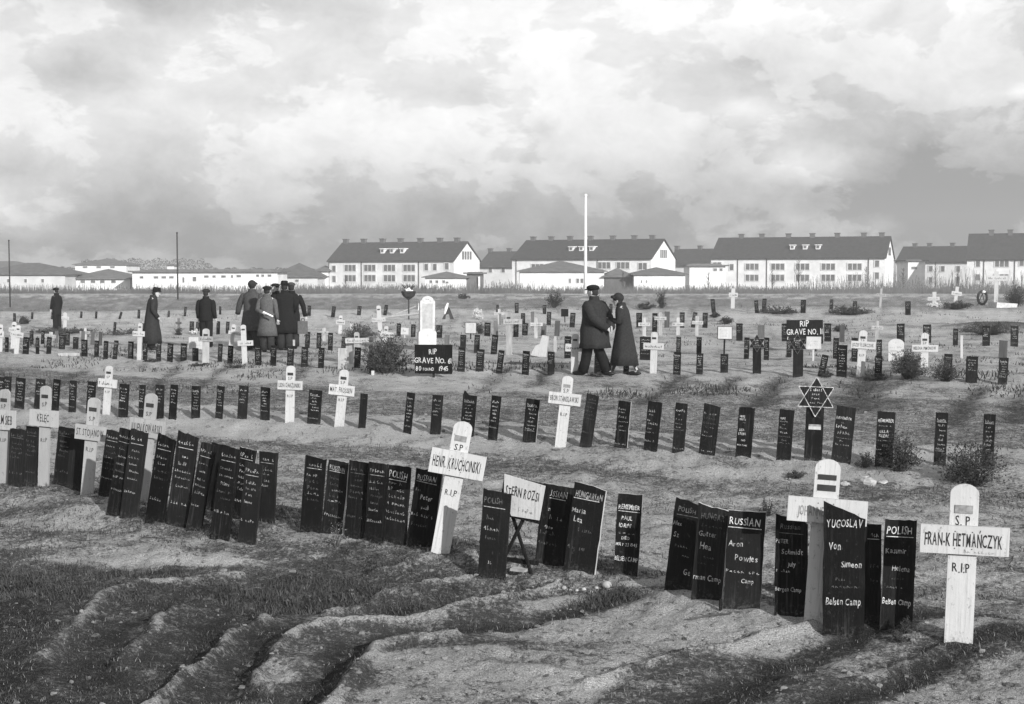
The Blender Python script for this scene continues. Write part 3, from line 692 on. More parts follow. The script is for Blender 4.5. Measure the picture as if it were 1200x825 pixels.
cross((6,456),(3,566),12,(-14,20,480,503),R(16),'WILHELM SIEB', m=GREYED, label='shade-greyed cross cut by the left edge of the photo', group=FC)
cross((54,452),(51,569),12,(37,70,480,499),R(14),('KELEC', .28, .72), m=GREYED, label='shade-greyed cross, second from the left in the front row', group=FC)
cross((111,466),(102,579),14,(90,127,498,515),R(10),'ST. STOJANOW', m=GREYED, label='shade-greyed cross with dark plate, third from the left in front row', group=FC)
cross((178,461),(167,586),14,(154,195,491,512),R(12),'JULIEN KOWARSKI', rip=False, m=GREYED, label='cross with a long name rising behind black boards, fourth from left', group=FC)
cross((544,494),(516,648),22,(504,569,529,557),R(2),'HENR. KRUCHCINSKI', flag='grey', label='strongly tilted white cross in the middle of the front row', group=FC)
cross((971,538),(957,726),30,(922,1016,583,612),R(8),('JOHANNES', .13, .50), sp=False, rip=False, flag='two', lm=1, label='tall white cross with two dark bars on its head', group=FC)
cross((1131,567),(1123,751),34,(1077,1182,615,648),R(12),'FRAN-K HETMAŃCZYK', flag='grey', sp='S. P', sub=1, label='large white cross with a black name, rightmost in the front row', group=FC)
# small framed name panel on a crossed stand
def name_stand():
    M, L, B = frame(600, 671, 606, 559, R(22)); t = thing('name_stand', 'white name panel on a black crossed leg stand behind a grave board', 'grave sign', M)
    W = realw(48, B, R(22)); s = FPX/B.y
    Rm = Matrix.Rotation(R(6), 4, 'Y')
    mb = MB(); mb.box(-W/2-.015,W/2+.03,0,.02,L-.30,L-.012, M=Rm); mb.obj('backing_board', BLACK, t)
    mb = MB(); mb.prism([tuple((Rm @ Vector((x,0,z)))[i] for i in (0,2)) for x, z in ((-W/2+.09,L-.285),(W/2-.01,L-.27),(W/2-.005,L-.02),(-W/2-.01,L-.0),(-W/2+.01,L-.14))], -.016,-.002); pn = mb.obj('name_panel', WHITE, t)
    mb = MB(); b0 = len(mb.v); put_text(mb, 'STERN ROZSI', -W/2+.02, W/2-.03, L-.14, .065, -.018, 0, .02); put_scribble(mb, 7, -.02, .10, L-.24, .03, -.018, 1)
    mb.v = [Rm @ v for v in mb.v]; mb.obj('lettering', [L_BLACK, L_GREY], pn)
    for a, b in ((-.13,.12),(.14,-.10)):
        q = MB(); q.tube([(a,.03 if a<0 else .052,-.03),(b,.03 if a<0 else .052,L-.15)], .014, 6); q.obj('leg', BLACK, t)
    q = MB(); q.box(-.16,.17,.065,.085,.06,.09); q.obj('brace', BLACK, t)
    q = MB(); q.box(.02,.12,-.09,-.01,.03,.05, jit=.004); q.obj('ledge', BARE, t)
name_stand()
def rock(px, py, r, label, group=None, sq=.7, m=ROCK):
    B = ground(px, py); mb = MB(); rr = r; rough = r > .05
    mb.ellipsoid((0,0,rr*sq*(.1 if rough else .55)), (rr, rr*.85, rr*sq), 9 if rough else 14, 7, 0, None, .16 if rough else .04); o = mb.obj('stone', m, None, not rough); o.location = B; o.rotation_euler = (0,0,random.uniform(0,6)); tag(o, label, 'stone', group)
rock(711, 688, .036, 'round pale stone in front of the board headed REMEMBER', None, .8)
for k, (x, y) in enumerate(((668,692),(676,693),(684,692),(693,694),(699,690),(661,690))): rock(x, y, .012+.004*(k%3), 'tiny pale pebble in a string left of the round stone', 'pebbles left of the round stone')
rock(1015, 566, .11, 'pale angular rock between the bush and the two bar cross', None, .55); rock(1035, 566, .07, 'smaller pale rock right beside the angular rock', None, .4)
rock(990, 568, .06, 'pale lump left of the angular rock', None, .5)
def stick(p0, p1, r, label, cat='stick', m=TWIG, h=.015):
    a, b = ground(*p0), ground(*p1); mb = MB(); d = b-a
    mb.tube([(0,0,0), tuple(d*.5+Vector((0,0,.006))), tuple(d)], [r,r*.9,r*.7], 6); o = mb.obj('stick', m); o.location = a+Vector((0,0,h)); tag(o, label, cat)
stick((809,728),(856,722), .007, 'dark stick lying on the sand before the fused boards')
B = ground(844,716); mb = MB(); mb.tube([(0,0,-.03),(.004,0,.05),(.002,0,.075)],[.008,.013,.01],7); o = mb.obj('ground_peg', BLACK); o.location = B; tag(o, 'short dark peg at the foot of the fused boards', 'peg')
# ================================================================== SECOND ROW
def rowboards(data, yaw, look, group, landmarks, jit=.1):
    """data (tx,ty,bx,by,w[,kw]); landmarks [(x, phrase)]"""
    xs = sorted(d[2] for d in data)
    for k, d in enumerate(data):
        kw = dict(d[5]) if len(d) > 5 else {}
        lb = kw.pop('label', None)
        if lb is None:
            best = None
            for lx, ph in landmarks:
                between = sum(1 for x in xs if min(lx,d[2]) <= x <= max(lx,d[2]))
                if best is None or between < best[0]: best = (between, 'right' if d[2] > lx else 'left', ph)
            n, side, ph = best; n = min(n, 20)
            lk = kw.pop('look', None) or look
            h = d[3]-d[1]
            lean = ' leaning' if abs(d[0]-d[2]) > .13*h else ''
            lb = f"{lk}{lean} board, {ORD[n-1]} {side} of {ph}"
        kw.pop('look', None)
        if 'lines' not in kw and kw.get('material', BLACK) is BLACK: kw.setdefault('shared', VAR[(k*5+int(d[2]))%9])
        kw.setdefault('yaw', yaw + random.uniform(-jit, jit))
        board(*d[:5], label=lb, group=group, **kw)
C2 = [(124.5,'its leftmost white cross'),(340,'its second white cross'),(397.5,'its third white cross'),(657,'its tall white middle cross'),(953,'the large star board')]
row2 = [(2,442,1,477,8),(9.5,441,8,477,8),(24.5,443,22.5,479,10.5),(48,444,45,479.5,10.5),(67,444.5,64.5,481,8),(86,446,84.5,483,8),(108,447,105.5,484,9.5),
 (146,450,144,489,11),(167,451,166,489,7),(187.5,451,186.5,490.5,10),(204.5,451,202,491,8.5),(230,452.5,229,490,10),(259,452.5,256.5,490,8),(286,452,283.5,491,11),(311,454,310.5,492,10.5),
 (370,457,367.5,497,15),(427,461.5,424,502,8,dict(shared=None,lines=[(3,.1,.2,.2,.8,2)])),(482,460,477,508,9),(513.5,463,510,509,12),(551,463,547,511,16,dict(peak=[(-.1,.0),(-.42,.28)])),
 (582,464,577,515,11),(625,467.5,620,518.5,16,dict(edges=True)),(695,462.5,686,524.5,14,dict(slant=.1,lines=std(31,None,2))),
 (732.5,470,727.5,525,15,dict(edges=True,lines=[(4,.14,.18,.1,.7,1),(4,.22,.12,.15,.6,1),(4,.31,.18,.15,.8,1),(7,.42,.1,.05,.95,0),(3,.52,.1,.2,.6,0),(8,.6,.12,.02,.95,1),(8,.89,.13,.05,.9,1)])),
 (768,471,762,528,16,dict(lines=[(5,.16,.18,.1,.75,0),(3,.25,.1,.2,.5,0),(3,.36,.14,.1,.3,0),(6,.42,.16,.15,.9,0),(3,.53,.12,.15,.5,0),(7,.61,.1,.02,.8,1),(7,.78,.13,.05,.9,0)])),
 (799,472.5,794.5,530,14,dict(lines=[(5,.12,.22,.08,.9,0),(2,.22,.1,.3,.5,0),(5,.31,.14,.15,.7,1),(4,.4,.12,.1,.7,1),(3,.47,.12,.2,.6,0),(7,.53,.08,.02,.9,1),(8,.90,.14,.05,.98,1)])),
 (835,474.5,828,533,19,dict(slant=.12,lines=[(5,.15,.15,.08,.9,1),(5,.25,.12,.1,.85,2),(6,.34,.14,.1,.9,2),(5,.44,.05,.1,.8,1),(2,.52,.12,.2,.45,1),(6,.6,.1,.1,.75,1),(7,.9,.12,.15,.85,1)])),
 (875.5,477.5,871,534.5,18.5,dict(lines=[('HERE',.17,.12,.1,.6,0),('RESTS',.23,.12,.1,.65,0),(2,.3,.07,.3,.5,0),('LISA',.44,.15,.12,.5,0),('STEIN',.52,.15,.08,.85,0),('DIED',.66,.1,.3,.7,0),('MAY 7 1945',.76,.1,.06,.9,0)])),
 (922.5,480,918,539,17,dict(lines=[('HERE',.16,.13,.1,.6,0),(6,.22,.1,.1,.75,0),(2,.29,.07,.3,.5,0),(4,.35,.13,.12,.6,1),(4,.43,.15,.15,.7,0),(7,.52,.07,.05,.9,1),(3,.59,.1,.3,.65,1),(6,.65,.07,.1,.9,1)])),
 (992,476.5,985,542,23,dict(slant=.08,lines=[('REMEMBER',.18,.14,.05,.88,1),(2,.28,.07,.35,.5,1),(5,.33,.17,.08,.7,0),(5,.44,.16,.2,.85,1),(9,.55,.06,.15,.95,1),(2,.6,.08,.35,.55,1),(9,.66,.1,.15,.85,1),(7,.87,.12,.15,.9,2)])),
 (1039,482.5,1035.5,547,21,dict(lines=[('REMEMBER',.13,.2,.06,.95,0),(7,.24,.08,.1,.85,0),('LILLA',.33,.17,.18,.75,0),('KLEIN',.41,.17,.15,.85,0),(9,.51,.07,.03,.85,0),(2,.6,.1,.35,.6,0),(3,.67,.1,.02,.35,0)])),
 (1104,483.5,1101,545,14.5),(1160,485.5,1157,547,14)]
rowboards(row2, R(20), 'lettered second-row', 'black boards of the second row', C2)
G2 = 'white crosses of the second row'
cross((128.5,428.5),(124.5,485.5),8.5,(116,138,444,454),R(8),None,label='leftmost small white cross of the second row, between black boards',group=G2)
cross((341,428.5),(339.5,494.5),10.5,(326,355,446,456.5),R(4),'LIDIA DARZLINSKI',label='white cross with a dark flag mark, second from left in second row',group=G2)
cross((404,433),(397.5,499.5),11,(386,416,451,463),R(4),'MAT. FROSSEN',label='white cross leaning right, third from left in the second row',group=G2)
cross((666,440.5),(656.5,524),13,(643,681,460.5,474),R(4),'BRON STANISLAWSKI',flag='grey',label='tall white cross with a long name in the middle of second row',group=G2)
def star_marker(tx, ty, bx, by, w, sx, sy, sr, label, big=False):
    yaw = R(8); M, L, B = frame(bx, by, tx, ty, yaw); W = realw(w, B, yaw); s = B.y/FPX
    t = thing('star_marker', label, 'grave marker', M); mb = MB(); mb.prism([(-W/2,-.06),(W/2,-.06),(W/2,L),(-W/2,L)], -.012, .012); mb.obj('upright', BLACK, t)
    cz = (by-sy)*s; cx = (sx-(bx+(tx-bx)*(by-sy)/(by-ty)))*s; r = sr*s
    def tri(up, k=1.): return [(cx+r*k*math.cos(a), cz+r*k*math.sin(a)) for a in (R(90 if up else 270)+i*2*math.pi/3 for i in range(3))]
    mb = MB(); pts = []
    for i in range(12):
        a = R(90)+i*math.pi/6; q = r if i % 2 == 0 else r/math.sqrt(3); pts.append((cx+q*math.cos(a), cz+q*math.sin(a)))
    mb.prism(pts, -.030, -.014); st = mb.obj('star_panel', BLACK, t)
    mb = MB()
    for up, dy in ((True,0),(False,.0015)):
        P = tri(up, .98); e = max(.004, .035*r)
        for (a, b) in zip(P, P[1:]+P[:1]):
            dx, dz = b[0]-a[0], b[1]-a[1]; q = math.hypot(dx,dz); nx, nz = -dz/q*e/2, dx/q*e/2; k = len(mb.v)
            for p in ((a[0]-nx,a[1]-nz),(b[0]-nx,b[1]-nz),(b[0]+nx,b[1]+nz),(a[0]+nx,a[1]+nz)): mb.v.append(Vector((p[0],-.033-dy,p[1])))
            mb.face([k,k+1,k+2,k+3])
    mb.obj('star_outline', L_MID if big else L_FAINT, st)
    mb = MB(); 
    for q, (n, hh, ww) in enumerate(((7,.14,.3),(4,.11,.2),(4,.1,.2),(8,.08,.36))): put_scribble(mb, n, cx-ww*r, cx+ww*r, cz+r*(.28-q*.2), hh*r, -.0365, 0, .25)
    mb.obj('lettering', L_MID if big else L_BRIGHT, st)
    if big:
        mb = MB(); z = (by-499)*s; mb.box(-W*.33,W*.36,-.017,-.013,z-.035,z); p = mb.obj('flag_plate', WHITE, t)
        mb = MB(); mb.box(-W*.33,W*.36,-.017,-.013,z+.001,z+.022); mb.obj('flag_plate', L_GREY, t)
star_marker(955.5,474,952.5,540,21, 956,464,24, 'tall black board topped by a six pointed star with white outline', True)
# ================================================================== THIRD ROW AND BEYOND
C3 = [(19,'the small white cross at the far left'),(163,'the white cross by the man with bowed head'),(241,'the grey cross below the man in the flat cap'),(287,'the lower of two linked white crosses'),(508,'the large black RIP sign'),(673,'the white cross left of the walking couple'),(765,'the white cross right of the walking couple'),(887,'the smaller star board'),(935,'the taller star board at the right'),(1008,'the large white cross at the right'),(1083,'the white cross behind the bushes')]
row3 = [(8,395,8,413,4),(31,395,30,415,7),(44,396,44,415,4),(58,395,57,415,5.5),(99,398,99,418,7),(113.5,399,113,418.5,5),(124.5,399.5,123.5,421,5),(136.5,399,134.5,420,5),(153.5,400,153,420,6),
 (170.5,400,170,422,5),(186.5,400,185.5,423,5.5),(200,402.5,199,424,6.5),(215.5,402.5,215,424,7),(229,408,229,424,7),(258.5,403,257.5,423,5),(270.5,405,269.5,425.5,6),(302.5,405,302.5,428,7.5),
 (321,405,320,428.5,6.5),(341,406,340,428.5,7.5),(357.5,406.5,356.5,430,7.5),(377,407.5,376,431,6.5),(401.5,408,401,432,10,dict(material=BARE,label='pale bare wood slab standing among black boards in third row')),(419.5,407,418.5,431,7),
 (541.5,407,540.5,435.5,8),(563.5,409,562,435,9),(588,410.5,584.5,437.5,7),(617,411.5,615.5,438.5,8),(646,412,645.5,438.5,8),(701,415.5,700,438.5,8,dict(material=DULLWOOD,shared=VAR[2],label='dull board standing in front of the striding man')),(734.5,415,733.5,438.5,6.5,dict(label='black board standing before the long coated woman')),
 (794,412.5,793,439.5,9),(820.5,414,819.5,439,8),(849,415,848.5,437,9),(967.5,416,962,441,8),(987,404,986,441,12,dict(look='wide third-row')),(1030,417,1029,441.5,8.5),(1111.5,415,1110.5,440.5,10),(1139.5,417.5,1138,449,14,dict(look='wide bright-lettered third-row')),(1176.5,419,1174.5,450.5,11)]
rowboards(row3, R(16), 'black third-row', 'black boards of the third row', C3, .15)
row4 = [(586,367.5,586,381,2.5,dict(material=DULLWOOD)),(410,397,409.5,426,9,dict(material=BARE,label='broad pale bare board left of the fir shrub')),(412.5,379,412.5,389,4,dict(material=WHITE,label='tiny white stone among the dark wreaths')),(37,388,37,402,4),(50.5,388,50,402,4),(66.5,388,66,402,4,dict(material=DULLWOOD)),(79.5,389,79,403.5,5),(89,395,88.5,408,6),(73,392,72.5,409,7),(97.5,388,97,400,4,dict(material=DULLWOOD)),(109,389,108,404,4,dict(material=DULLWOOD)),(118,389,117.5,404,4,dict(material=DULLWOOD)),(168,379,168,389,3),
 (225,376.5,224.5,389,5),(232,377,231.5,388,4),(256,376.5,255.5,391,4),(267,377,266.5,389,4),(361,389,360,406,5.5),(374,390,373.5,409,5.5),(387.5,390,387,410.5,5.5),(403.5,395,402.5,408,5.5),
 (484.5,380,484,395,5.5),(467.5,379,467,394,5),(515,381,514.5,396,7),(492.5,392.5,492.5,404,6),(524,392.5,523.5,406,6,dict(material=DULLWOOD)),(543,392.5,542.5,407,6.5),(559.5,392.5,558.5,413,6.5),(580.5,392.5,578.5,415,7),(571.5,378,571,394,7),(581,376,581,393,5,dict(material=DULLWOOD)),
 (605,375,604.5,395,6),(615.5,378.5,615,393,6.5),(624,365,624,382,4,dict(material=DULLWOOD)),(637.5,381,637,393,6,dict(material=DULLWOOD)),(653.5,376,652.5,394,6,dict(material=DULLWOOD)),(650.5,394,650.5,413,3.5,dict(material=BARE)),(665.5,394,665,420,7.5),
 (671.5,366.5,670.5,382,6),(643.5,365.5,643,381,5),(613,367,613,380,5),(749,366.5,749,382,6.5),(767.5,367,767,389,6),(782,365,781.5,382.5,6,dict(material=DULLWOOD)),(799.5,366,799,383.5,6),(815,366,812,383.5,5),(826.5,366.5,826,384.5,6),
 (795.5,395,795,413,5.5),(819.5,395,819,414.5,6),(757,394.5,756.5,422,14),(875.5,395.5,874.5,421,6),(898.5,395.5,898,421,6),(892,381,892,396,8,dict(material=DULLWOOD)),(866.5,379,866.5,399,7.5),(919,379,919,400,6),(925,398,924.5,419,6),(970,379,970,400,8),(980,396,979,421,6.5),(1002,396,1001,424,7),(1030.5,398,1030,425,6.5),
 (987,381,986.5,401,6,dict(material=DULLWOOD)),(1055.5,379,1055.5,401,9),(1086.5,380.5,1086.5,402,9.5),(1120,385,1119.5,405,6),(1156,382,1155.5,405.5,9),(1189,382,1188.5,406,9),(1176,399,1175,420,10,dict(material=DULLWOOD)),(1127,393,1127,420,3,dict(material=WHITE,label='thin white post right of the two bushes'))]
C4 = [(178,'the man with bowed head'),(242,'the man in the flat cap'),(346,'the man with the suitcase'),(500,'the rounded white headstone'),(551,'the square white notice'),(597,'the pale bare wood cross'),(632,'the tilted white gravestone'),(697,'the striding man'),(734,'the long coated woman'),(848,'the white framed notice'),(943,'the right hand RIP sign'),(1050,'the round topped white tablet'),(1084,'the white cross behind the bushes'),(0,'the left edge of the burial ground')]
rowboards(row4, R(14), 'small back-row', 'small boards behind the third row', C4, .2)
pegs = [(17,367,17,378,3),(38,366,37.5,374,2.5),(61.5,366,61,374,2.5),(95.5,365,95,373,2.5),(113,365,112.5,373.5,2.5),(142.5,365.5,140,374,2.5),(163,363,162.5,373.5,3),(198,364,197.5,371.5,2.5),(217.5,359.5,216.5,370.5,3),(135,377.5,134,390,3),(258,359,258,368.5,2.5),
 (362.5,358,362,370,4),(391.5,359,390,372,4.5),(421.5,358.5,420.5,369.5,4.5),(453,357.5,451,369.5,4),(605.5,355,605.5,367,4.5),(638,357.5,638,368,4),(835,350.5,836.5,366.5,5),(886,352,887,367,4.5),(896,350,895,366,5),(941.5,351.5,941,367.5,6),(974.5,351,974,362,4),(1002,353,1001.5,366,5),(1064,353,1064,368.5,6.5),(330,358,330,369,3),(583,357,583,368,3),(716,356,716,367,3.5)]
C5 = [(67,'the boy in the dark coat'),(178,'the man with bowed head'),(242,'the man in the flat cap'),(346,'the man with the suitcase'),(500,'the rounded white headstone'),(697,'the striding man'),(858,'the small white cross in the far field'),(1031,'the faint thin cross in the far field'),(1151,'the dark wreath')]
rowboards(pegs, R(10), 'tiny rearmost', 'small dark pegs along the back edge', C5, .2)
G3 = 'small crosses of the back rows'
K = dict(group=G3, sp=False, rip=False)
cross((22,381),(19,415),5,(13,28,389,395),label='small white cross at far left of the third row, with a leaning one behind',**K)
cross((17,377),(15,408),5,(11,24,384,389),label='small white cross leaning behind the leftmost cross',**K)
cross((1,380),(0,412),5,(-6,5,388,395),label='small white cross cut by the left edge',**K)
cross((164.5,378.5),(163,421.5),5,(156,170,388,394),label='slim white cross beside the man with bowed head',**K)
cross((241.5,385),(241,424.5),8,(233,250,394,400),m=BARE,label='grey wooden cross below the man in the flat cap',**K)
cross((274.5,380),(270.5,405),5,(268,290,388,392),label='upper of two linked white crosses before the group of visitors',**K)
cross((285,380.5),(287,427),6,(279,297,399,405),label='lower white cross linked with a smaller one, before the group of visitors',**K)
cross((418,389),(419,427),6,(405,433,396,402),m=BARE,label='bare wooden cross left of the fir shrub',**K)
cross((435,395),(435,430),5,(425,446,401,405),m=DULLWOOD,label='dark grey cross half hidden by the fir shrub',**K)
cross((399.5,369.5),(398.5,391),4,(394,404.5,375,380),label='small white cross among dark wreaths right of the visitors',**K)
cross((453,382),(450,409),5,(446,461,389,395),label='white crucifix above the fir shrub',**K)
c_ = cross((443.5,358),(446,391),5,(436,452,372,377),label='ornate white cross with two arms behind the crucifix',**K)
mb = MB(); mb.box(-.11,.11,-.05,-.03,.50,.57); mb.obj('upper_crossarm', WHITE, c_)
cross((596,366),(597,416),7,(590,612,374,380),m=BARE,label='pale bare wood cross between the notice and the tilted stone',**K)
cross((674.5,391),(673,439.5),8,(662.5,685,403,412),group=G3,rip=False,sp=False,label='white cross just left of the striding man')
cross((767,389),(765.5,437.5),8,(754,778,402,409.5),group=G3,rip=False,sp=False,label='white cross just right of the long coated woman')
cross((1012,387),(1008,441.5),9.5,(997,1026,400,408.5),name_line='JOZEF FLORCZAK',group=G3,sp=True,label='large white cross in third row left of the bushes')
cross((1084,390),(1083,431),9,(1068.5,1099,404,412),name_line='HELENA PIMONOW',group=G3,sp=True,rip=False,label='white cross rising behind the two dark bushes')
cross((859.5,338),(858.5,361.5),4.5,(854,864.5,343,348),flag=None,round_top=False,label='small white cross alone in the far field',**K)
cross((1033,338),(1031.5,359),2.5,(1027,1038,344,347),flag=None,round_top=False,m=GREYED,label='faint thin cross in the far field',**K)
cross((1095,342),(1095,356),4.5,(1087,1101,348,352),flag=None,round_top=False,label='short white cross on a mound with flowers',**K)
cross((1122,336),(1119.5,354),4,(1115,1127,341.5,346),flag=None,round_top=False,label='small tilted white cross left of the dark wreath',**K)
cross((1168,318),(1167,359),5,(1156.5,1181,323,329),flag=None,round_top=False,label='tallest white cross at the far right behind the wreath',**K)
cross((76.5,366),(76,385),4,(72,81,371,374),flag=None,label='small white cross beside the boy in the dark coat',**K)
cross((209.5,373),(209.5,392),3,(206,213,377,380),flag=None,round_top=False,m=DULLWOOD,label='small dark ornate cross between two men',**K)
for k, (hx, hy, bx, by, w_, ax0, ax1, a0, a1) in enumerate(((755,372,755,404,4,748,762,378,382),(774,366,774,393,4,767,781,371,375),(795,372,794.5,393,4,788,802,378,382),(817,370,816.5,393,4,811,824,376,380),(1028,376,1027,402,4,1021,1035,382,386),(585,362,585,380,3,579,591,366,369),(628,372,628,396,4,621,636,378,382),(100,384,100,398,3,94,106,388,391),(60,389,59,404,4,53,66,392,396),(380,384,380,400,4,374,386,388,392))):
    cross((hx,hy),(bx,by),w_,(ax0,ax1,a0,a1),m=BARE,flag=None,round_top=False,label=None,**K)['label'] = f"plain bare wood cross in the back rows, {ORD[sorted([755,774,795,817,1028,585,628,100,60,380]).index(hx)]} from the left"
star_marker(887,398,887,437,10, 887,402,10.5, 'small star shaped marker on a black board, between two dark boards')
star_marker(935.5,402,935,442,12, 934.5,403,12, 'star shaped marker on a thick black post before the RIP sign')
# white notices and RIP signs
def sign(x0, x1, y0, y1, bx, by, pm, fm, texts, label, posts=1, name='grave_sign', yaw=R(4), border=False, tone=0):
    cx = (x0+x1)/2; M, L, B = frame(bx, by, cx, y0, yaw); s = B.y/FPX; W = (x1-x0)*s; H = (y1-y0)*s
    t = thing(name, label, 'grave sign', M)
    if border: mb = MB(); mb.box(-W/2-.015,W/2+.015,-.014,.004,L-H-.015,L+.015); mb.obj('surround', BLACK, t)
    mb = MB(); mb.box(-W/2,W/2,-.022,-.015 if border else 0,L-H,L, jit=.006); p = mb.obj('panel', pm, t)
    for k in range(posts):
        mb = MB(); px_ = 0 if posts == 1 else (-.3+.6*k)*W; mb.box(px_-.022,px_+.022,.006,.03,-.06,L-(H*.3)); mb.obj('post', fm, t)
    mb = MB()
    for (tx, a, b, z, h) in texts:
        X0, X1, Z = (a-.5)*W, (b-.5)*W, L-H*z
        if isinstance(tx, int): put_scribble(mb, tx, X0, X1, Z, H*h, -.026, 0, .2)
        else: put_text(mb, tx, X0, X1, Z, H*h, -.026, 0, .02)
    if mb.f: mb.obj('lettering', [(L_BRIGHT, L_BLACK, L_GREY)[tone]], p)
    return t
sign(485.5,530.5,404,438,508,442,BLACK,BLACK,[('RIP',.32,.68,.32,.18),('GRAVE NO. 61',.0,1.,.63,.19),('80',.02,.2,.90,.16),('FOUND',.23,.52,.89,.10),('1945',.6,.97,.90,.16)],'large black sign reading RIP GRAVE NO. 61 beside the fir shrub', yaw=R(8))
sign(922,964,375,403,943,412,BLACK,BLACK,[('RIP',.3,.7,.27,.24),('GRAVE NO. 11',.0,1.,.60,.24),(7,.02,.45,.87,.16)],'large black sign reading RIP GRAVE NO. 11 behind the star markers',2)
sign(221.5,238,395,409,229.5,420,WHITE,BLACK,[(6,.15,.85,.4,.1),(6,.15,.85,.7,.08)],'small white notice panel left of the grey wooden cross',tone=2)
sign(841.5,857.5,383,397,848.5,418,WHITE,BLACK,[(7,.15,.85,.3,.1),(6,.2,.85,.55,.08),(6,.2,.8,.8,.08)],'white notice in a black frame on a leaning post',border=True,tone=2)
sign(945,962,394.5,409,953,423,WHITE,WHITE,[(7,.15,.85,.4,.08),(6,.15,.85,.7,.08)],'plain white notice on a white post before the RIP sign',tone=2)
sign(545.5,558,378.5,390.5,551.5,397,WHITE,BLACK,[(6,.2,.8,.2,.1)],'square white notice right of the rounded headstone',border=True,tone=1)
sign(657.5,666,362,371,662,378,BLACK,BLACK,[],'small black square sign left of the striding man')
sign(337,346,398,405,341,410,WHITE,BLACK,[],'tiny white card on a stake before the visitors')
sign(470,479,384,392,474,396,WHITE,WHITE,[(2,.3,.7,.6,.3)],'low white square tablet left of the headstone base',tone=1)
M, L, B = frame(1050, 423, 1050, 397, R(4)); t = thing('grave_tablet', 'round topped white tablet with dark lettering left of the bushes', 'grave marker', M); W = realw(18, B, 0)
mb = MB(); mb.prism([(-W/2,-.05),(W/2,-.05),(W/2,L-W*.3)]+[(W/2*math.cos(a), L-W*.3+W*.3*math.sin(a)) for a in np.linspace(.2,math.pi-.2,8)]+[(-W/2,L-W*.3)], -.015, .015); p = mb.obj('slab', WHITE, t)
mb = MB(); [put_scribble(mb, 7, -W*.4, W*.4, L*(.58-.16*q), .04, -.018, 0, .25) for q in range(3)]; put_scribble(mb, 1, -.02, .02, L*.8, .04, -.018); mb.obj('lettering', L_GREY, p)
# rounded headstone
M, L, B = frame(500, 410, 500.5, 347, R(-12)); s = B.y/FPX; t = thing('headstone', 'tall pale stone headstone with rounded top behind the RIP sign', 'headstone', M)
W = 17*s; mb = MB(); z0 = L*.36
mb.prism([(-W*.62,-.06),(W*.62,-.06),(W*.62,z0*.9),(W*.52,z0),(-W*.52,z0),(-W*.62,z0*.9)], -.16, .16); mb.obj('pedestal', STONE, t)
mb = MB(); mb.prism([(-W/2,z0),(W/2,z0),(W*.52,L-W*.34),(W*.42,L-W*.26)]+[(W*.40*math.cos(a), L-W*.26+W*.26*math.sin(a)) for a in np.linspace(.1,math.pi-.1,9)]+[(-W*.42,L-W*.26),(-W*.52,L-W*.34)], -.12, .12); sl = mb.obj('stele', STONE, t)
mb = MB(); mb.prism([(-W*.36,z0+.06),(W*.36,z0+.06),(W*.36,L-W*.5),(-W*.36,L-W*.5)], -.126, -.121); mb.obj('inscription_panel', mat('grey_stone_panel', .36, .2, .85, .5, 9), sl)
mb = MB(); [mb.ellipsoid((x, -.13, L-W*.3+z), (.025,.012,.025), 8, 5) for x, z in ((-.09,0),(-.03,.04),(.03,.04),(.09,0))]; mb.obj('carved_ornament', STONE, sl)
# tilted white gravestone & flat slab
M, L, B = frame(632, 418, 637, 393, R(10)); s = B.y/FPX; mb = MB(); mb.prism([(-10*s,0),(9*s,0),(6*s,L),(-1*s,L),(-2*s,L*.58),(-6*s,L*.5)], -.1, .1); o = mb.obj('gravestone', WHITE, None, M=M); tag(o, 'tilted white stepped gravestone left of the walking couple', 'gravestone')
B = ground(81, 417); s = B.y/FPX; mb = MB(); mb.box(-13*s,13*s,0,.55,0,.06,jit=.02); o = mb.obj('stone_slab', BARE); o.location = B; tag(o, 'flat pale slab lying between black boards at the far left', 'stone slab')
B = ground(1180, 360); s = B.y/FPX; mb = MB(); mb.box(-12*s,12*s,0,1.2,-.1,.22,jit=.04); o = mb.obj('stone_plinth', STONE); o.location = B; tag(o, 'low stone block at the foot of the tallest cross', 'stone block')
B = ground(437, 440); mb = MB(); mb.box(-.03,.03,-.02,.02,-.05,.10); o = mb.obj('stub_post', WHITE); o.location = B; tag(o, 'short white stub left of the black RIP sign', 'stake')
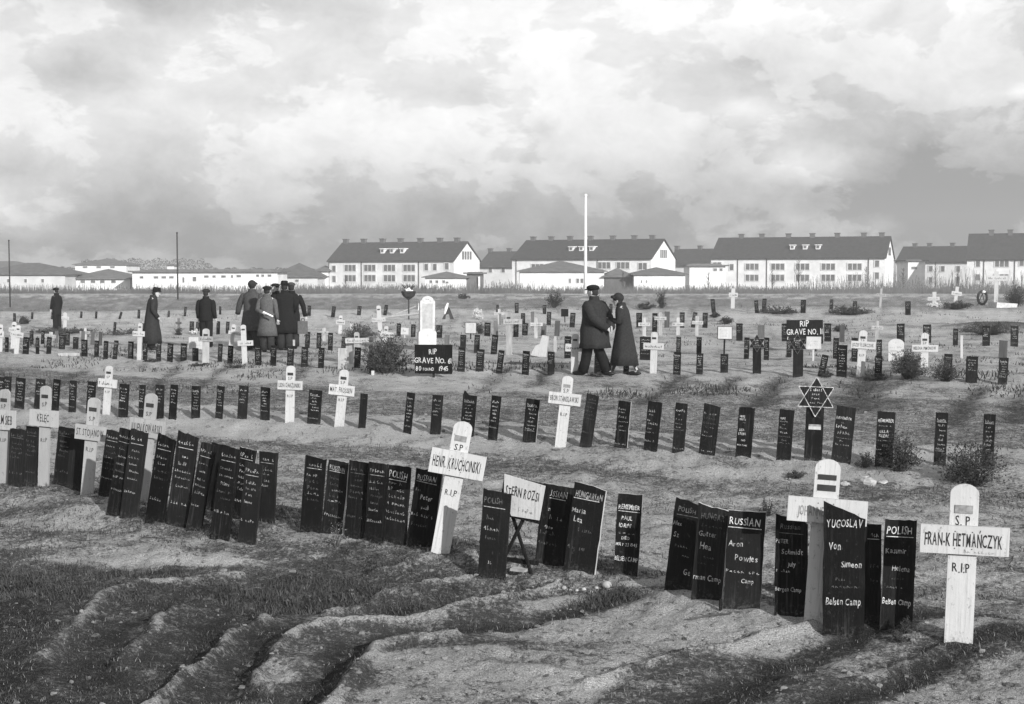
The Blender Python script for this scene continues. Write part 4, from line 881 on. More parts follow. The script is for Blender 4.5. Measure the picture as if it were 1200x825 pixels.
# ------------------------------------------------------------------ plants
def shrub(px, py, wpx, hpx, label, kind='leafy', n=60, name='shrub', seed=1, group=None, mt=LEAF, cat='shrub', dens=1.):
    random.seed(seed); B = ground(px, py); s = B.y/FPX; W = wpx*s/2; H = hpx*s
    t = thing(name, label, cat, Matrix.Translation(B), group); br = MB(); lf = MB(); tips = []
    th = max(.0035, s*.35)
    for k in range(n):
        a = random.uniform(0, 2*math.pi); sp = random.uniform(.1,1)**.7; tp = Vector((math.cos(a)*W*sp, math.sin(a)*W*sp*.8, H*random.uniform(.12,1)*(1-.55*sp*sp)))
        md = tp*.5+Vector((random.uniform(-.1,.1)*W, random.uniform(-.1,.1)*W, H*.08)); b0 = Vector((tp.x*.12, tp.y*.12, -.03))
        br.tube([b0, md, tp], [th, th*.75, th*.35], 4); tips += [(b0.lerp(md, .6), tp-b0), (md, tp-md), (md.lerp(tp,.5), tp-md), (tp, tp-md)]
        for q in range(3 if kind != 'twiggy' else 5):
            f = random.uniform(.3,.95); p = md.lerp(tp, f); d = Vector((random.uniform(-1,1),random.uniform(-1,1),random.uniform(.1,1)))*H*.16
            br.tube([p, p+d], [th*.5, th*.25], 3); tips.append((p+d, d))
    br.obj('branches', TWIG, t)
    for p, d in tips:
        d = d.normalized()
        for q in range(int({'leafy':5,'fir':9,'twiggy':2}[kind]*dens)):
            c = p + Vector((random.gauss(0,1),random.gauss(0,1),random.gauss(0,.8)))*H*(.055 if kind != 'fir' else .04)
            if c.z < -.01: continue
            L_ = max(s*1.3, H*.05)*random.uniform(.6,1.4)*(1.2 if kind == 'fir' else 1)
            ax = (d*(1.2 if kind == 'fir' else .3)+Vector((random.uniform(-1,1),random.uniform(-1,1),random.uniform(-.6,1)))).normalized()
            sd_ = ax.cross(Vector((random.uniform(-1,1),random.uniform(-1,1),random.uniform(-1,1)))).normalized()*L_*(.16 if kind == 'fir' else .3)
            b = len(lf.v); lf.v += [c, c+ax*L_*.5+sd_, c+ax*L_, c+ax*L_*.5-sd_]; lf.face([b,b+1,b+2,b+3])
    lf.obj('foliage', mt, t); return t
shrub(1055,552,52,50,'leafless twiggy bush in front of the board naming LILLA','twiggy',70,seed=21)
shrub(1140,570,80,60,'large dark twiggy bush in front of the rightmost second row boards','twiggy',130,seed=22)
shrub(1013,548,26,22,'low scrubby bush between two second row boards','twiggy',40,seed=23)
shrub(899,605,26,24,'small dry scrub behind the wide RUSSIAN board','twiggy',40,seed=24)
shrub(935,560,28,9,'low dark scrub left of the cross head with two bars','leafy',40,seed=25)
shrub(528,640,16,22,'dark weed growing over the foot of the tilted cross','twiggy',9,'weed',seed=26,dens=.5)
shrub(395,640,26,34,'dry weed in front of the second board of six','twiggy',12,'weed',seed=27,mt=GR2,dens=.5)
shrub(1058,742,34,22,'dry grass tuft at the foot of the rightmost POLISH board','fir',26,'grass_tuft',seed=28,mt=GR1,cat='grass tuft')
shrub(1055,752,26,10,'dark grass clump in front of the POLISH board tuft','fir',20,'grass_tuft',seed=29,mt=GR1,cat='grass tuft')
shrub(452,437,60,48,'fir shrub left of the black RIP sign','fir',90,'fir_shrub',seed=30,mt=FIR)
shrub(437,438,10,18,'small dark conical shrub at the left post of the RIP sign','fir',25,'fir_shrub',seed=31,mt=FIR)
shrub(1064,444,46,36,'dark spiky fir bush before the white cross at right','fir',90,'fir_shrub',seed=32,mt=FIR)
shrub(1108,447,42,28,'ragged dark bush just right of the spiky fir bush','twiggy',80,seed=33)
shrub(968,443,18,12,'low weeds beside the wide black board in third row','leafy',24,'weed',seed=34)
shrub(1025,445,30,8,'low weeds at the foot of the large third row cross','leafy',30,'weed',seed=35)
shrub(700,441,28,5,'flat dark weeds under the striding man','leafy',24,'weed',seed=36)
shrub(180,424,24,4,'flat weeds below the man with bowed head','leafy',20,'weed',seed=37)
shrub(235,429,40,4,'flat dark weeds below the small white notice','leafy',24,'weed',seed=38)
shrub(275,431,26,5,'flat dark weeds below the linked crosses','leafy',20,'weed',seed=39)
shrub(650,360,22,20,'dark wreath of branches in the field left of the striding man','leafy',40,'floral_wreath',seed=40,cat='wreath')
shrub(775,362,12,22,'dark floral spray right of the long coated woman','leafy',30,'floral_wreath',seed=41,cat='wreath')
shrub(758,362,30,8,'low dark heather mound right of the woman','leafy',40,seed=42)
shrub(996,369,62,11,'long low dark hedge mound behind the third row','leafy',90,seed=43)
shrub(915,368,54,10,'low dark mound of scrub above the right RIP sign','leafy',60,seed=44)
shrub(1190,359,26,26,'round dark bush at the right edge of the photo','leafy',70,seed=45)
shrub(1120,362,40,10,'dark scrub around the small tilted cross','leafy',60,seed=46)
shrub(1158,392,78,16,'broad dark heather mound behind the right end of third row','leafy',110,seed=47)
shrub(422,396,44,18,'dark wreaths heaped right of the visitors','leafy',60,'floral_wreath',seed=48,cat='wreath')
shrub(27,380,18,10,'dark wreath heap at the far left','leafy',30,'floral_wreath',seed=49,cat='wreath')
shrub(75,391,90,8,'straggling low hedge along the grave at far left','leafy',90,seed=50)
shrub(145,393,60,9,'straggling dry plants before the man with bowed head','twiggy',40,seed=51)
shrub(850,380,24,10,'scrubby plant above the white framed notice','leafy',30,seed=52)
shrub(838,372,14,7,'small dark plant on the mound left of the framed notice','leafy',18,seed=53)
shrub(985,389,22,10,'scrubby bush behind the wide black third row board','leafy',30,seed=54)
shrub(543,350,18,6,'low dark scrub patch in the field right of the headstone','leafy',20,seed=55)
shrub(1095,359,22,6,'flowers planted around the short white cross','leafy',24,'flower_bed',seed=56,mt=FLOWER,cat='flowers')
shrub(562,391,14,14,'dark potted plant behind the square notice','leafy',24,seed=57)
shrub(700,366,14,26,'dark floral spray behind the back of the striding man','leafy',34,'floral_wreath',seed=58,cat='wreath')
shrub(209.5,393,9,12,'little dark plant at the foot of the ornate dark cross','leafy',18,seed=59)
shrub(229,391,14,5,'white flowers between two small boards by the flat capped man','leafy',14,'flower_bed',seed=60,mt=FLOWER,cat='flowers')
def tree_row():
    for k, (px, py, hy_, sd_) in enumerate(((936,336,300,1),(1015,336,312,2),(830,337,318,3),(1058,336,314,4),(1096,337,306,5),(1122,337,316,6),(405,338,322,7),(730,337,318,8),(905,337,316,9))):
        random.seed(70+sd_); B = at_depth(px, py, 205); B.z = tz(B.x, 205); H = at_depth(px, hy_, 205).z - B.z
        t = thing('bare_sapling', f'leafless sapling before the pale houses, {ORD[sorted([936,1015,830,1058,1096,1122,405,730,905]).index(px)]} from the left', 'tree', Matrix.Translation(B), 'bare saplings by the houses')
        q = MB(); q.tube([(0,0,-.2),(random.uniform(-.1,.1),0,H*.5),(random.uniform(-.2,.2),0,H)], [.07,.05,.02], 5); q.obj('trunk', TWIG, t)
        q = MB()
        for i in range(26):
            z = H*random.uniform(.25,.95); a = random.uniform(0,6.28); l = H*.22*(1.15-z/H); q.tube([(0,0,z),(math.cos(a)*l,math.sin(a)*l,z+l*1.5)], [.03,.012], 3)
        q.obj('crown', TWIG, t)
tree_row()
shrub(560,374,13,14,'dark bucket of white flowers behind the square notice','leafy',18,'flower_bed',seed=61,mt=FLOWER,cat='flowers')
# wreath ring
B = ground(1151, 358); s = B.y/FPX; t = thing('funeral_wreath', 'upright dark ring wreath beside the tallest far cross', 'wreath', Matrix.Translation(B)); q = MB(); random.seed(5)
for i in range(260):
    a = random.uniform(0,6.28); r = 6.2*s; c = Vector((math.cos(a)*r*.85, random.gauss(0,.05), 9*s+math.sin(a)*r*1.2)); 
    d = Vector((random.uniform(-1,1),random.uniform(-1,1),random.uniform(-1,1))).normalized()*1.8*s; e = d.cross(Vector((random.random(),random.random(),random.random()))).normalized()*.7*s
    b = len(q.v); q.v += [c-d, c+e, c+d, c-e]; q.face([b,b+1,b+2,b+3])
q.tube([(math.cos(a)*6.2*s*.85, 0, 9*s+math.sin(a)*6.2*s*1.2) for a in np.linspace(0,6.28,18)], 1.4*s, 6); q.obj('ring', LEAF, t)
q = MB(); q.ellipsoid((1*s,-.08,16*s),(2.2*s,.1,1.5*s),8,6,jit=.2); q.obj('white_flower', FLOWER, t)
q = MB(); q.tube([(-5*s,.2,-.1),(0,0,14*s)],.03,5); q.tube([(5*s,.2,-.1),(0,0,14*s)],.03,5); q.obj('stand', TWIG, t)
# flower bowl on tall pole + beams
B = ground(479, 374); s = B.y/FPX; t = thing('flower_pole', 'dark pole carrying a bowl of white flowers behind the headstone', 'flower stand', Matrix.Translation(B))
q = MB(); q.box(-.035,.035,-.035,.035,-.1,38*s); q.obj('pole', POLED, t)
q = MB(); q.rings([[(math.cos(a)*r, math.sin(a)*r, z) for a in np.linspace(0,2*math.pi,16,endpoint=False)] for r, z in ((1.5*s,23*s),(7*s,27*s),(9*s,32*s),(8*s,33*s))],16); q.obj('bowl', LEAF, t)
q = MB(); [q.ellipsoid((random.uniform(-4,4)*s, random.uniform(-3,3)*s-.05, (31.5+random.uniform(0,5))*s),(1.7*s,1.7*s,1.6*s),7,5,jit=.2) for _ in range(14)]; q.obj('white_flowers', FLOWER, t)
q = MB(); [q.tube([(0,0,32*s),(random.uniform(-9,9)*s,random.uniform(-5,5)*s,(34+random.uniform(0,9))*s)],[.02,.01],4) for _ in range(26)]; q.obj('sprigs', LEAF, t)
def beam(p0, d0, p1, d1, r, label, m):
    a, b = at_depth(*p0, d0), at_depth(*p1, d1); q = MB(); d = b-a; q.tube([(0,0,0), tuple(d)], r, 4); o = q.obj('wooden_beam', m); o.location = a; tag(o, label, 'beam')
Bd = ground(479, 374).y
beam((450,372.5),Bd-1,(492,367.5),Bd-1,.05,'pale horizontal plank leading to the headstone', BARE)
beam((450,374),Bd,(487,359),Bd,.03,'thin slanting pole leaning on the flower pole', BARE)
B = ground(500, 366); q = MB(); q.tube([(0,0,0),(.02,0,.35)],.03,6); o = q.obj('white_vase', FLOWER); o.location = B+Vector((-.4,0,.1)); tag(o, 'small white vase between the flower pole and headstone', 'vase')
for (x, y, lb) in ((524,374,'dark easel wreath with a white ribbon right of the headstone'),):
    B = ground(x, y); s = B.y/FPX; t = thing('wreath_easel', lb, 'wreath', Matrix.Translation(B)); q = MB(); q.prism([(-6*s,0),(-2*s,0),(-1.5*s,5*s),(2*s,6*s),(3.5*s,0),(8*s,0),(3*s,13*s),(0,15*s),(-4*s,11*s),(-2.5*s,7*s)], -.05, .05); q.obj('greenery', LEAF, t)
    q = MB(); q.tube([(-3*s,-.08,6*s),(-1*s,-.09,13*s),(1*s,-.08,19*s)],[1.*s,2.*s,1.*s],7); q.obj('ribbon', FLOWER, t)
# ------------------------------------------------------------------ poles
def pole(px, ytop, ybase, r0, r1, m, name, label, D_=None, ball=False):
    B = ground(px, ybase) if D_ is None else Vector((at_depth(px,ybase,D_).x, D_, tz(at_depth(px,ybase,D_).x, D_)))
    T = at_depth(px, ytop, B.y); t = thing(name, label, 'pole', Matrix.Translation(B)); H = T.z-B.z
    q = MB(); q.tube([(0,0,-.3),(0,0,H)], [r0,r1], 10); q.obj('shaft', m, t, True)
    q = MB(); q.ellipsoid((0,0,H), (r1*1.5,r1*1.5,r1*1.5), 8, 6); q.obj('cap', m, t)
pole(12, 282, 360, .045, .04, POLED, 'wooden_pole', 'tall thin dark pole at the left edge of the field')
pole(208.5, 273, 351, .07, .06, POLED, 'wooden_pole', 'tall thin dark pole behind the man with bowed head')
pole(686, 229, 338, .20, .12, POLEW, 'flagpole', 'tall white flagpole in front of the pale houses', 150)
# ================================================================== BUILDINGS
def lit_x(px, C, ux, uy):
    a = (px-600)/FPX   # X = a*Y
    return (a*C.y - C.x)/(ux - a*uy)
def house(xL, dL, xC, dC, xR, eave, ridge, label, z0=-1.3, chims=(), dorm=(), wins=(), gwin=None, pipes=(), gable_panes=4, name='apartment_house', roofm=ROOFM, wallm=PLASTER, winw=2.3):
    C = at_depth(xC, 320, dC); Lp = at_depth(xL, 320, dL); ux, uy = C.x-Lp.x, C.y-Lp.y; ln = math.hypot(ux,uy); ux/=ln; uy/=ln
    nx, ny = -uy, ux; a = (xR-600)/FPX; g = (a*C.y-C.x)/(nx-a*ny) if xR > xC+3 else 11.0
    g = min(max(g, 8), 14)
    M = Matrix(((ux,nx,0,C.x),(uy,ny,0,C.y),(0,0,1,z0),(0,0,0,1))); t = thing(name, label, 'building', M, 'pale houses behind the field')
    ze = at_depth(xC, eave, dC).z - z0; Cr = dC+g/2*ny; zr = at_depth(xC, ridge, Cr).z - z0
    q = MB(); b = 0
    q.v = [Vector(p) for p in ((-ln,0,-1),(0,0,-1),(0,g,-1),(-ln,g,-1),(-ln,0,ze),(0,0,ze),(0,g,ze),(-ln,g,ze),(-ln,g/2,zr-.15),(0,g/2,zr-.15))]
    for f in ((0,1,5,4),(2,3,7,6),(1,2,6,9,5),(3,0,4,8,7)): q.face(f)
    q.obj('wall', wallm, t)
    o = .35; sl = (zr-ze)/(g/2)
    q = MB()
    for sgn in (0,1):
        y0, y1 = (-o, g/2) if not sgn else (g+o, g/2); za, zb = ze-o*sl, zr
        b = len(q.v); e = .22
        q.v += [Vector(p) for p in ((-ln-.2,y0,za),(.25,y0,za),(.25,y1,zb),(-ln-.2,y1,zb),(-ln-.2,y0,za+e),(.25,y0,za+e),(.25,y1,zb+e),(-ln-.2,y1,zb+e))]
        for f in ((0,1,2,3),(4,7,6,5),(0,4,5,1),(1,5,6,2),(3,7,4,0)): q.face([b+i for i in f])
    rf = q.obj('roof', roofm, t)
    for px in chims:
        x = lit_x(px, C+Vector((nx,ny,0))*g/2, ux, uy); q = MB(); q.box(x-.45,x+.45,g/2-.4,g/2+.4,zr-.4,zr+.75); q.box(x-.55,x+.55,g/2-.5,g/2+.5,zr+.752,zr+.92); q.obj('chimney', BRICK, rf)
    for px in dorm:
        yc = g*.22; x = lit_x(px, C+Vector((nx,ny,0))*yc, ux, uy); z = ze+yc*sl; q = MB(); q.box(x-.42,x+.42,yc-.5,yc+1.4,z-.2,z+.7); q.box(x-.58,x+.58,yc-.65,yc+1.7,z+.702,z+.85); d = q.obj('dormer', PLASTER, rf)
        q = MB(); q.box(x-.24,x+.24,yc-.54,yc-.502,z+.15,z+.6); q.obj('window', PANE, d)
    def win(x, zc, w, h, n):
        f = MB(); f.box(x-w/2-.12,x+w/2+.12,-.10,-.012,zc-h/2-.12,zc+h/2+.12); fo = f.obj('window', FRAME, t)
        p = MB(); cw = w/n
        for i in range(n): p.box(x-w/2+i*cw+.07,x-w/2+(i+1)*cw-.07,-.115,-.102,zc-h/2,zc+h/2)
        p.obj('pane', PANE, fo)
    for (px, py, n) in wins:
        x = lit_x(px, C, ux, uy); zc = at_depth(px, py, C.y+uy*x).z - z0; win(x, zc, .85*n, 1.15, n)
    for px in pipes:
        x = lit_x(px, C, ux, uy); q = MB(); q.tube([(x,-.08,-.5),(x,-.08,ze-.1)], .07, 5); q.obj('downpipe', POLED, t)
    if gwin:
        p = MB(); zc = at_depth(xC, gwin, dC).z - z0
        for i in range(4): p.box(.01,.05,g/2-1.9+i*1.0,g/2-1.25+i*1.0,zc-.75,zc+.75)
        p.obj('gable_window', PANE, t)
    return t
def wr(xs, ys, n): return [(x, y, n) for y in ys for x in xs]
house(385,262,532,250,562,305,284,'long white house with dark roof and three dormers left of centre',chims=(406,427,449,470,493,516,536),dorm=(450,461,473),wins=wr((411,434,457,480),(314,326),3)+wr((500,510),(313,),1)+[(392,315,1),(392,327,1),(524,312,1)],gwin=299,pipes=(386,424,491))
house(600,262,763,250,791,303,281,'long white house with three dormers behind the flagpole',chims=(625,646,668,692,718,743,764),dorm=(670,682,694),wins=wr((708,730),(311,),3)+[(753,312,2),(630,313,3),(655,313,3)],gwin=297,pipes=(605,700))
house(833,262,1037,250,1062,302,278,'longest white house with dark roof right of centre',chims=(868,892,923,951,980,1011,1032),dorm=(928,943,958),wins=wr((881,911,940,970,1001),(312.5,325.5),3)+[(1027,309,1),(1027,323,1),(857,313,1),(840,311,2)],gwin=294,pipes=(864,898,1017))
house(1133,262,1330,250,1360,302,273,'tall white house cut by the right edge',chims=(1160,1182),wins=wr((1173,),(309,),3)+[(1145,309,1),(1196,308,1),(1145,325,1),(1173,325,3)],pipes=(1152,1188))
house(560,300,660,290,662,313,295,'lower dark roofed house filling the gap behind the flagpole',chims=(575,597),wins=[(575,316,1),(590,316,1)],z0=-1.5)
house(780,300,870,290,872,311,292,'lower dark roofed house between the two long houses',chims=(793,820,846),wins=[(815,318,1),(826,318,1)],z0=-1.5)
house(1050,300,1150,290,1152,307,289,'lower dark roofed house between the right hand houses',chims=(1071,1088,1115),wins=[(1090,315,1),(1104,315,1),(1122,315,1),(1090,328,1),(1122,328,1)],z0=-1.5)
def barrack(xL, xR, D_, eave, ridge, depth, label, wins=(), flatroof=False, hip=.35, wallm=PLASTER, roofm=ROOFG, doors=(), z0=-1.4, over=.6, cat_name='barrack'):
    P, Q = at_depth(xL, 320, D_), at_depth(xR, 320, D_); ln = Q.x-P.x; M = Matrix.Translation((P.x, D_, z0)); t = thing(cat_name, label, 'building', M, 'low huts before the houses')
    ze = at_depth(xL, eave, D_).z-z0; zr = at_depth(xL, ridge, D_+depth/2).z-z0
    q = MB(); q.box(0,ln,0,depth,-1,ze); q.obj('wall', wallm, t); q = MB(); o = over; h = min(depth/2, ln/2)*(1 if hip else 0)
    if flatroof: q.box(-o,ln+o,-o,depth+o,ze+.002,ze+.25); q.prism([(0,ze+.252),(ln,ze+.252),(ln*.9,zr),(ln*.1,zr)], depth*.3, depth*.7)
    else:
        q.v = [Vector(p) for p in ((-o,-o,ze+.002),(ln+o,-o,ze+.002),(ln+o,depth+o,ze+.002),(-o,depth+o,ze+.002),(-o,-o,ze+.15),(ln+o,-o,ze+.15),(ln+o,depth+o,ze+.15),(-o,depth+o,ze+.15),(h,depth/2,zr),(ln-h,depth/2,zr))]
        for f in ((3,2,1,0),(0,1,5,4),(1,2,6,5),(2,3,7,6),(3,0,4,7),(4,5,9,8),(5,6,9),(6,7,8,9),(7,4,8)): q.face(f)
    q.obj('roof', roofm, t)
    for (px, py, w_, h_) in wins:
        x = at_depth(px, 320, D_).x-P.x; z = at_depth(px, py, D_).z-z0; s = D_/FPX; f = MB(); f.box(x-w_*s/2-.08,x+w_*s/2+.08,-.08,-.005,z-h_*s/2-.08,z+h_*s/2+.08); fo = f.obj('window', FRAME, t)
        f = MB(); f.box(x-w_*s/2,x+w_*s/2,-.10,-.082,z-h_*s/2,z+h_*s/2); f.obj('pane', PANE, fo)
    return t
barrack(498,546,232,325.5,318,8,'low white pavilion with a flat dark roof at the left house',wins=[(505,330,3,3),(512,330,3,3),(520,330,3,3),(524,331,3,2)])
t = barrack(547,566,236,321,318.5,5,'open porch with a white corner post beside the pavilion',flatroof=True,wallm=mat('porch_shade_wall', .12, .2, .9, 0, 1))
q = MB(); q.box(2.0,2.3,-.5,-.2,-1,3.0); q.obj('corner_post', PLASTER, t)
barrack(609,708,228,318.5,305.5,14,'hip roofed white hall below the flagpole',wins=[(677,329,3,5),(682,329,3,5),(668,329,2,5)])
barrack(743,803,226,322,313,10,'low white shed with a broad dark roof right of the hall',wins=[(752,330,1,3),(758,330,1,3)])
barrack(709,742,228,325,314,9,'dark timber shed between the hall and the white shed',wallm=mat('dark_timber_wall', .10, .3, .9, 0, 1))
barrack(155,325,230,319,315.5,10,'long low white hut with small dark windows at the left',wins=[(166,325,4,2.5),(183,325,5,2.5),(192,325,5,2.5),(201,325,5,2.5),(215,328,2,6),(228,327,4,5),(242,324,5,2.5),(251,324,3.5,2.5),(262,324,5,2.5),(272,324,2,3),(280,323.5,5,2.5),(302,323,3,2.5),(308,323,3,2.5),(316,323,4,2.5)],hip=0,flatroof=True)
barrack(-30,76,230,322,308,13,'long pale hut with a dark roof at the left edge',wallm=GREYPLASTER,wins=[(10,329,3,4),(30,329,3,4),(50,329,3,4)])
barrack(-40,38,330,315.5,306,12,'white walled hut showing over the left edge roof',wins=[(8,318,4,2),(22,318,4,2)])
barrack(88,148,330,310.5,303,12,'long white walled building high behind the left roofs',wins=[(100,313,5,2),(116,313,5,2),(132,313,5,2)])
barrack(80,152,236,327,315,11,'dark hip roofed hut beside the long white hut',wins=[(97,330,5,3),(109,330,5,3),(120,330,5,3),(133,330,5,3)])
barrack(318,372,250,325,308,12,'dark hip roofed hut between the white hut and the long house',wins=[(348,329,4,3)],wallm=GREYPLASTER)
barrack(196,204,330,311,309.5,4,'tiny white dormered block above the long white hut')
barrack(372,384,260,318,311,8,'small white gable hut left of the long house')
barrack(808,850,240,312,309,8,'small flat roofed annex at the left of the longest house',flatroof=True,wins=[(838,316,4,3),(845,316,3,3)])
barrack(1064,1084,275,306,304,8,'small flat roofed annex at the right of the longest house',flatroof=True,wins=[(1071,314,6,3)])
# far wood
def far_wood():
    g = np.random.default_rng(44); q = MB(); D_ = 420; s = D_/FPX
    def top(px): return 318 - 7*sstep((px-60)/60)*(1-sstep((px-235)/25)) - 3.2*abs(math.sin(px*.11))-1.8*abs(math.sin(px*.31+1)) - (4 if 95 < px < 240 else 0)
    for i in range(14000):
        px = g.uniform(-60, 400); py = g.uniform(float(top(px)), 324); dd = D_+g.uniform(-12,12); c = at_depth(px, py, dd); r = s*g.uniform(.5,1.0)
        d = Vector(g.normal(size=3)).normalized()*r; e = d.cross(Vector(g.normal(size=3))).normalized()*r*.8
        b = len(q.v); q.v += [c-d, c+e, c+d, c-e]; q.face([b,b+1,b+2,b+3])
    tag(q.obj('distant_wood', WOOD_FAR), 'distant belt of bare woodland behind the left huts', 'woodland', None, 'stuff')
far_wood()
# reed and brush belt before the houses
def brush():
    g = np.random.default_rng(45); n = 42000
    Y = g.uniform(150, 222, n); X = Y*g.uniform(-.44,.44,n); Z = terrain(X, Y); cl = np.clip(.75+fbm(X,Y,.08,3,7)*1.3, .25, 1.5)
    h = g.uniform(.25,1.1,n)*cl*(1+1.3*sstep((X/Y*FPX-300)/60)*(g.random(n) < .35)); w_ = .025; q = np.empty((n,4,3)); lx = g.normal(0,.14,n)*h
    q[:,0] = np.stack([X-w_,Y,Z-.05],1); q[:,1] = np.stack([X+w_,Y,Z-.05],1); q[:,2] = np.stack([X+lx+w_*.6,Y+lx*.3,Z+h],1); q[:,3] = np.stack([X+lx-w_*.6,Y+lx*.3,Z+h],1)
    me = bpy.data.meshes.new('dry_brush'); me.from_pydata(q.reshape(-1,3).tolist(), [], (np.arange(n)[:,None]*4+np.arange(4)[None,:]).tolist()); me.materials.append(REED)
    tag(link('dry_brush', me), 'belt of dry reeds and brush before the houses', 'brush', None, 'stuff')
brush()
# ================================================================== PEOPLE
def person(px, feet, top, face, label, coat=CLOTH_D, hem=.55, flare=.30, hat='cap', legs=((0,0),(0,0)), arms=None, bow=0., build=1., trousers=CLOTH_D, hatm=CLOTH_B, hair=True, depth_off=0, collar=True, woman=False, belt=False):
    B = ground(px, feet); 
    H = at_depth(px, top, B.y).z - B.z; k = H/1.80
    M = Matrix.Translation(B) @ Matrix.Rotation(face, 4, 'Z') @ Matrix.Scale(k, 4)
    t = thing('person', label, 'person', M)
    sh = .19*build
    A = arms or [((-.25,0,1.14),(-.25,.06,.88)),((.25,0,1.14),(.25,.06,.88))]
    bo = Vector((0, bow*.5, 0)); hd = Vector((0, .03+bow*.9, 1.615-abs(bow)*.18)); sx = (-1, 1)
    # body skeleton
    V = []; E = []; Rr = []
    def add(p, r, par=None):
        V.append(Vector(p)); Rr.append(r); 
        if par is not None: E.append((par, len(V)-1))
        return len(V)-1
    pel = add((0,0,.96), (.13,.10)); sp_ = add((0,0,1.12), (.12,.095), pel); ch = add((0,bow*.2,1.32), (.15,.10), sp_)
    nb = add((0,bow*.45,1.46), (.06,.06), ch); nk = add(hd-Vector((0,.02,.09)), (.055,.055), nb); h1 = add(hd, (.075,.085), nk)
    for i in (0,1):
        kx, ax_ = legs[i]
        hp = add((sx[i]*.09, 0, .90), (.085,.085), pel); kn = add((sx[i]*.095, kx, .49), (.058,.058), hp); an = add((sx[i]*.095, ax_, .09), (.042,.042), kn); add((sx[i]*.11, ax_+.14, .035), (.04,.03), an)
        el, wr_ = A[i]; s0 = add((sx[i]*(sh-.03), bow*.3, 1.40), (.06,.06), ch); e0 = add(el, (.043,.043), s0); w0 = add(wr_, (.027,.027), e0)
        dr = (Vector(wr_)-Vector(el)).normalized(); sd_ = dr.cross(Vector((0,1,0)) if abs(dr.y) < .8 else Vector((1,0,0))).normalized()
        pm = add(Vector(wr_)+dr*.06, (.034,.020), w0)
        for q in range(4):
            b_ = Vector(wr_)+dr*.095+sd_*(q-1.5)*.021; f1 = add(b_, (.0095,.0095), pm); f2 = add(b_+dr*(.035+.006*(q in (1,2)))+Vector((0,.008,0)), (.008,.008), f1); add(b_+dr*(.055+.008*(q in (1,2)))+Vector((0,.022,0)), (.007,.007), f2)
        th_ = add(Vector(wr_)+dr*.045+sd_*.042, (.011,.011), pm); add(Vector(wr_)+dr*.075+sd_*.062+Vector((0,.015,0)), (.009,.009), th_)
    me = bpy.data.meshes.new('bodyskin'); me.from_pydata([tuple(v) for v in V], E, []); o = bpy.data.objects.new('tmp', me); COL.objects.link(o)
    md = o.modifiers.new('s', 'SKIN'); md.use_smooth_shade = True
    for i, r in enumerate(Rr): me.skin_vertices[0].data[i].radius = r
    me.skin_vertices[0].data[0].use_root = True
    su = o.modifiers.new('u', 'SUBSURF'); su.levels = 1; su.render_levels = 1
    dg = bpy.context.evaluated_depsgraph_get(); ev = o.evaluated_get(dg); em = ev.to_mesh()
    q = MB(); q.v = [v.co.copy() for v in em.vertices]; [q.face(tuple(p.vertices)) for p in em.polygons]; ev.to_mesh_clear(); bpy.data.objects.remove(o)
    Rx = Matrix.Rotation(-bow*1.6, 3, 'X')
    def hp_(x, y, z): return hd + Rx @ Vector((x, y, z))
    q.ellipsoid(hd, (.076,.098,.118), 16, 12, 0, Rx)
    q.ellipsoid(hp_(0,.045,-.065), (.05,.05,.05), 10, 8, 0, Rx)                       # jaw
    q.tube([hp_(0,.088,.025), hp_(0,.112,-.018), hp_(0,.092,-.028)], [.010,.017,.012], 6)   # nose
    for s_ in (-1,1):
        q.ellipsoid(hp_(s_*.078,-.005,-.005), (.012,.022,.034), 8, 6, 0, Rx)          # ears
        q.ellipsoid(hp_(s_*.032,.086,.018), (.012,.007,.008), 8, 5, 1, Rx)            # eyes
        q.tube([hp_(s_*.018,.094,.036), hp_(s_*.050,.084,.036)], .006, 4, 1)           # brows
    q.tube([hp_(-.024,.088,-.055), hp_(0,.098,-.053), hp_(.024,.088,-.055)], .006, 5, 1)  # mouth
    body = q.obj('body', [SKIN, HAIR], t, True)
    # coat
    random.seed(int(px*7)); ph = random.uniform(0,6); q = MB(); RG = []
    def ringp(z, rx, ry, cy, fold=0.):
        out = []
        for i in range(28):
            a = 2*math.pi*i/28; f = 1+fold*(math.sin(a*5+ph)*.5+math.sin(a*8+ph*2)*.3+math.sin(a*3+ph*3)*.4); out.append(Vector((rx*f*math.cos(a), cy+ry*f*math.sin(a), z)))
        return out
    lx = (legs[0][1]+legs[1][1])*.25; spread = abs(legs[0][1]-legs[1][1])*.10
    prof = [(hem, flare, flare*.78+spread, lx, .09),(hem+(.9-hem)*.35, flare*.93, flare*.74+spread*.7, lx*.6, .07),(.90,.215*build,.185*build,0,.04),(1.02,.195*build,.165*build,0,.025),(1.14,.19*build,.155*build,bow*.1,.02),(1.28,.215*build,.15*build,bow*.25,.015),(1.38,.215*build,.135*build,bow*.35,.01),(1.44,.165*build,.115,bow*.45,.0),(1.485,.09,.085,bow*.5,0),(1.52,.075,.08,bow*.55,0)]
    q.rings([ringp(*p) for p in prof], 28)
    for i in (0,1):
        el, wr_ = A[i]; s0 = Vector((sx[i]*(sh-.015), bow*.35, 1.40)); s1 = Vector((sx[i]*(sh+.015), bow*.35, 1.36)); el = Vector(el); wr2 = Vector(wr_)
        q.tube([s0, s1, s1.lerp(el,.5)+Vector((sx[i]*.008,0,0)), el, el.lerp(wr2,.5), wr2], [.065*build,.082*build,.074*build,.068*build,.062*build,.056*build], 12)
    q.obj('coat', coat, t, True)
    if collar:
        q = MB(); q.rings([ringp(1.46,.105,.105,bow*.5,.02),ringp(1.50,.10,.10,bow*.52,.02),ringp(1.545,.088,.092,bow*.56,.02)], 28, cap=False); q.obj('collar', coat, t, True)
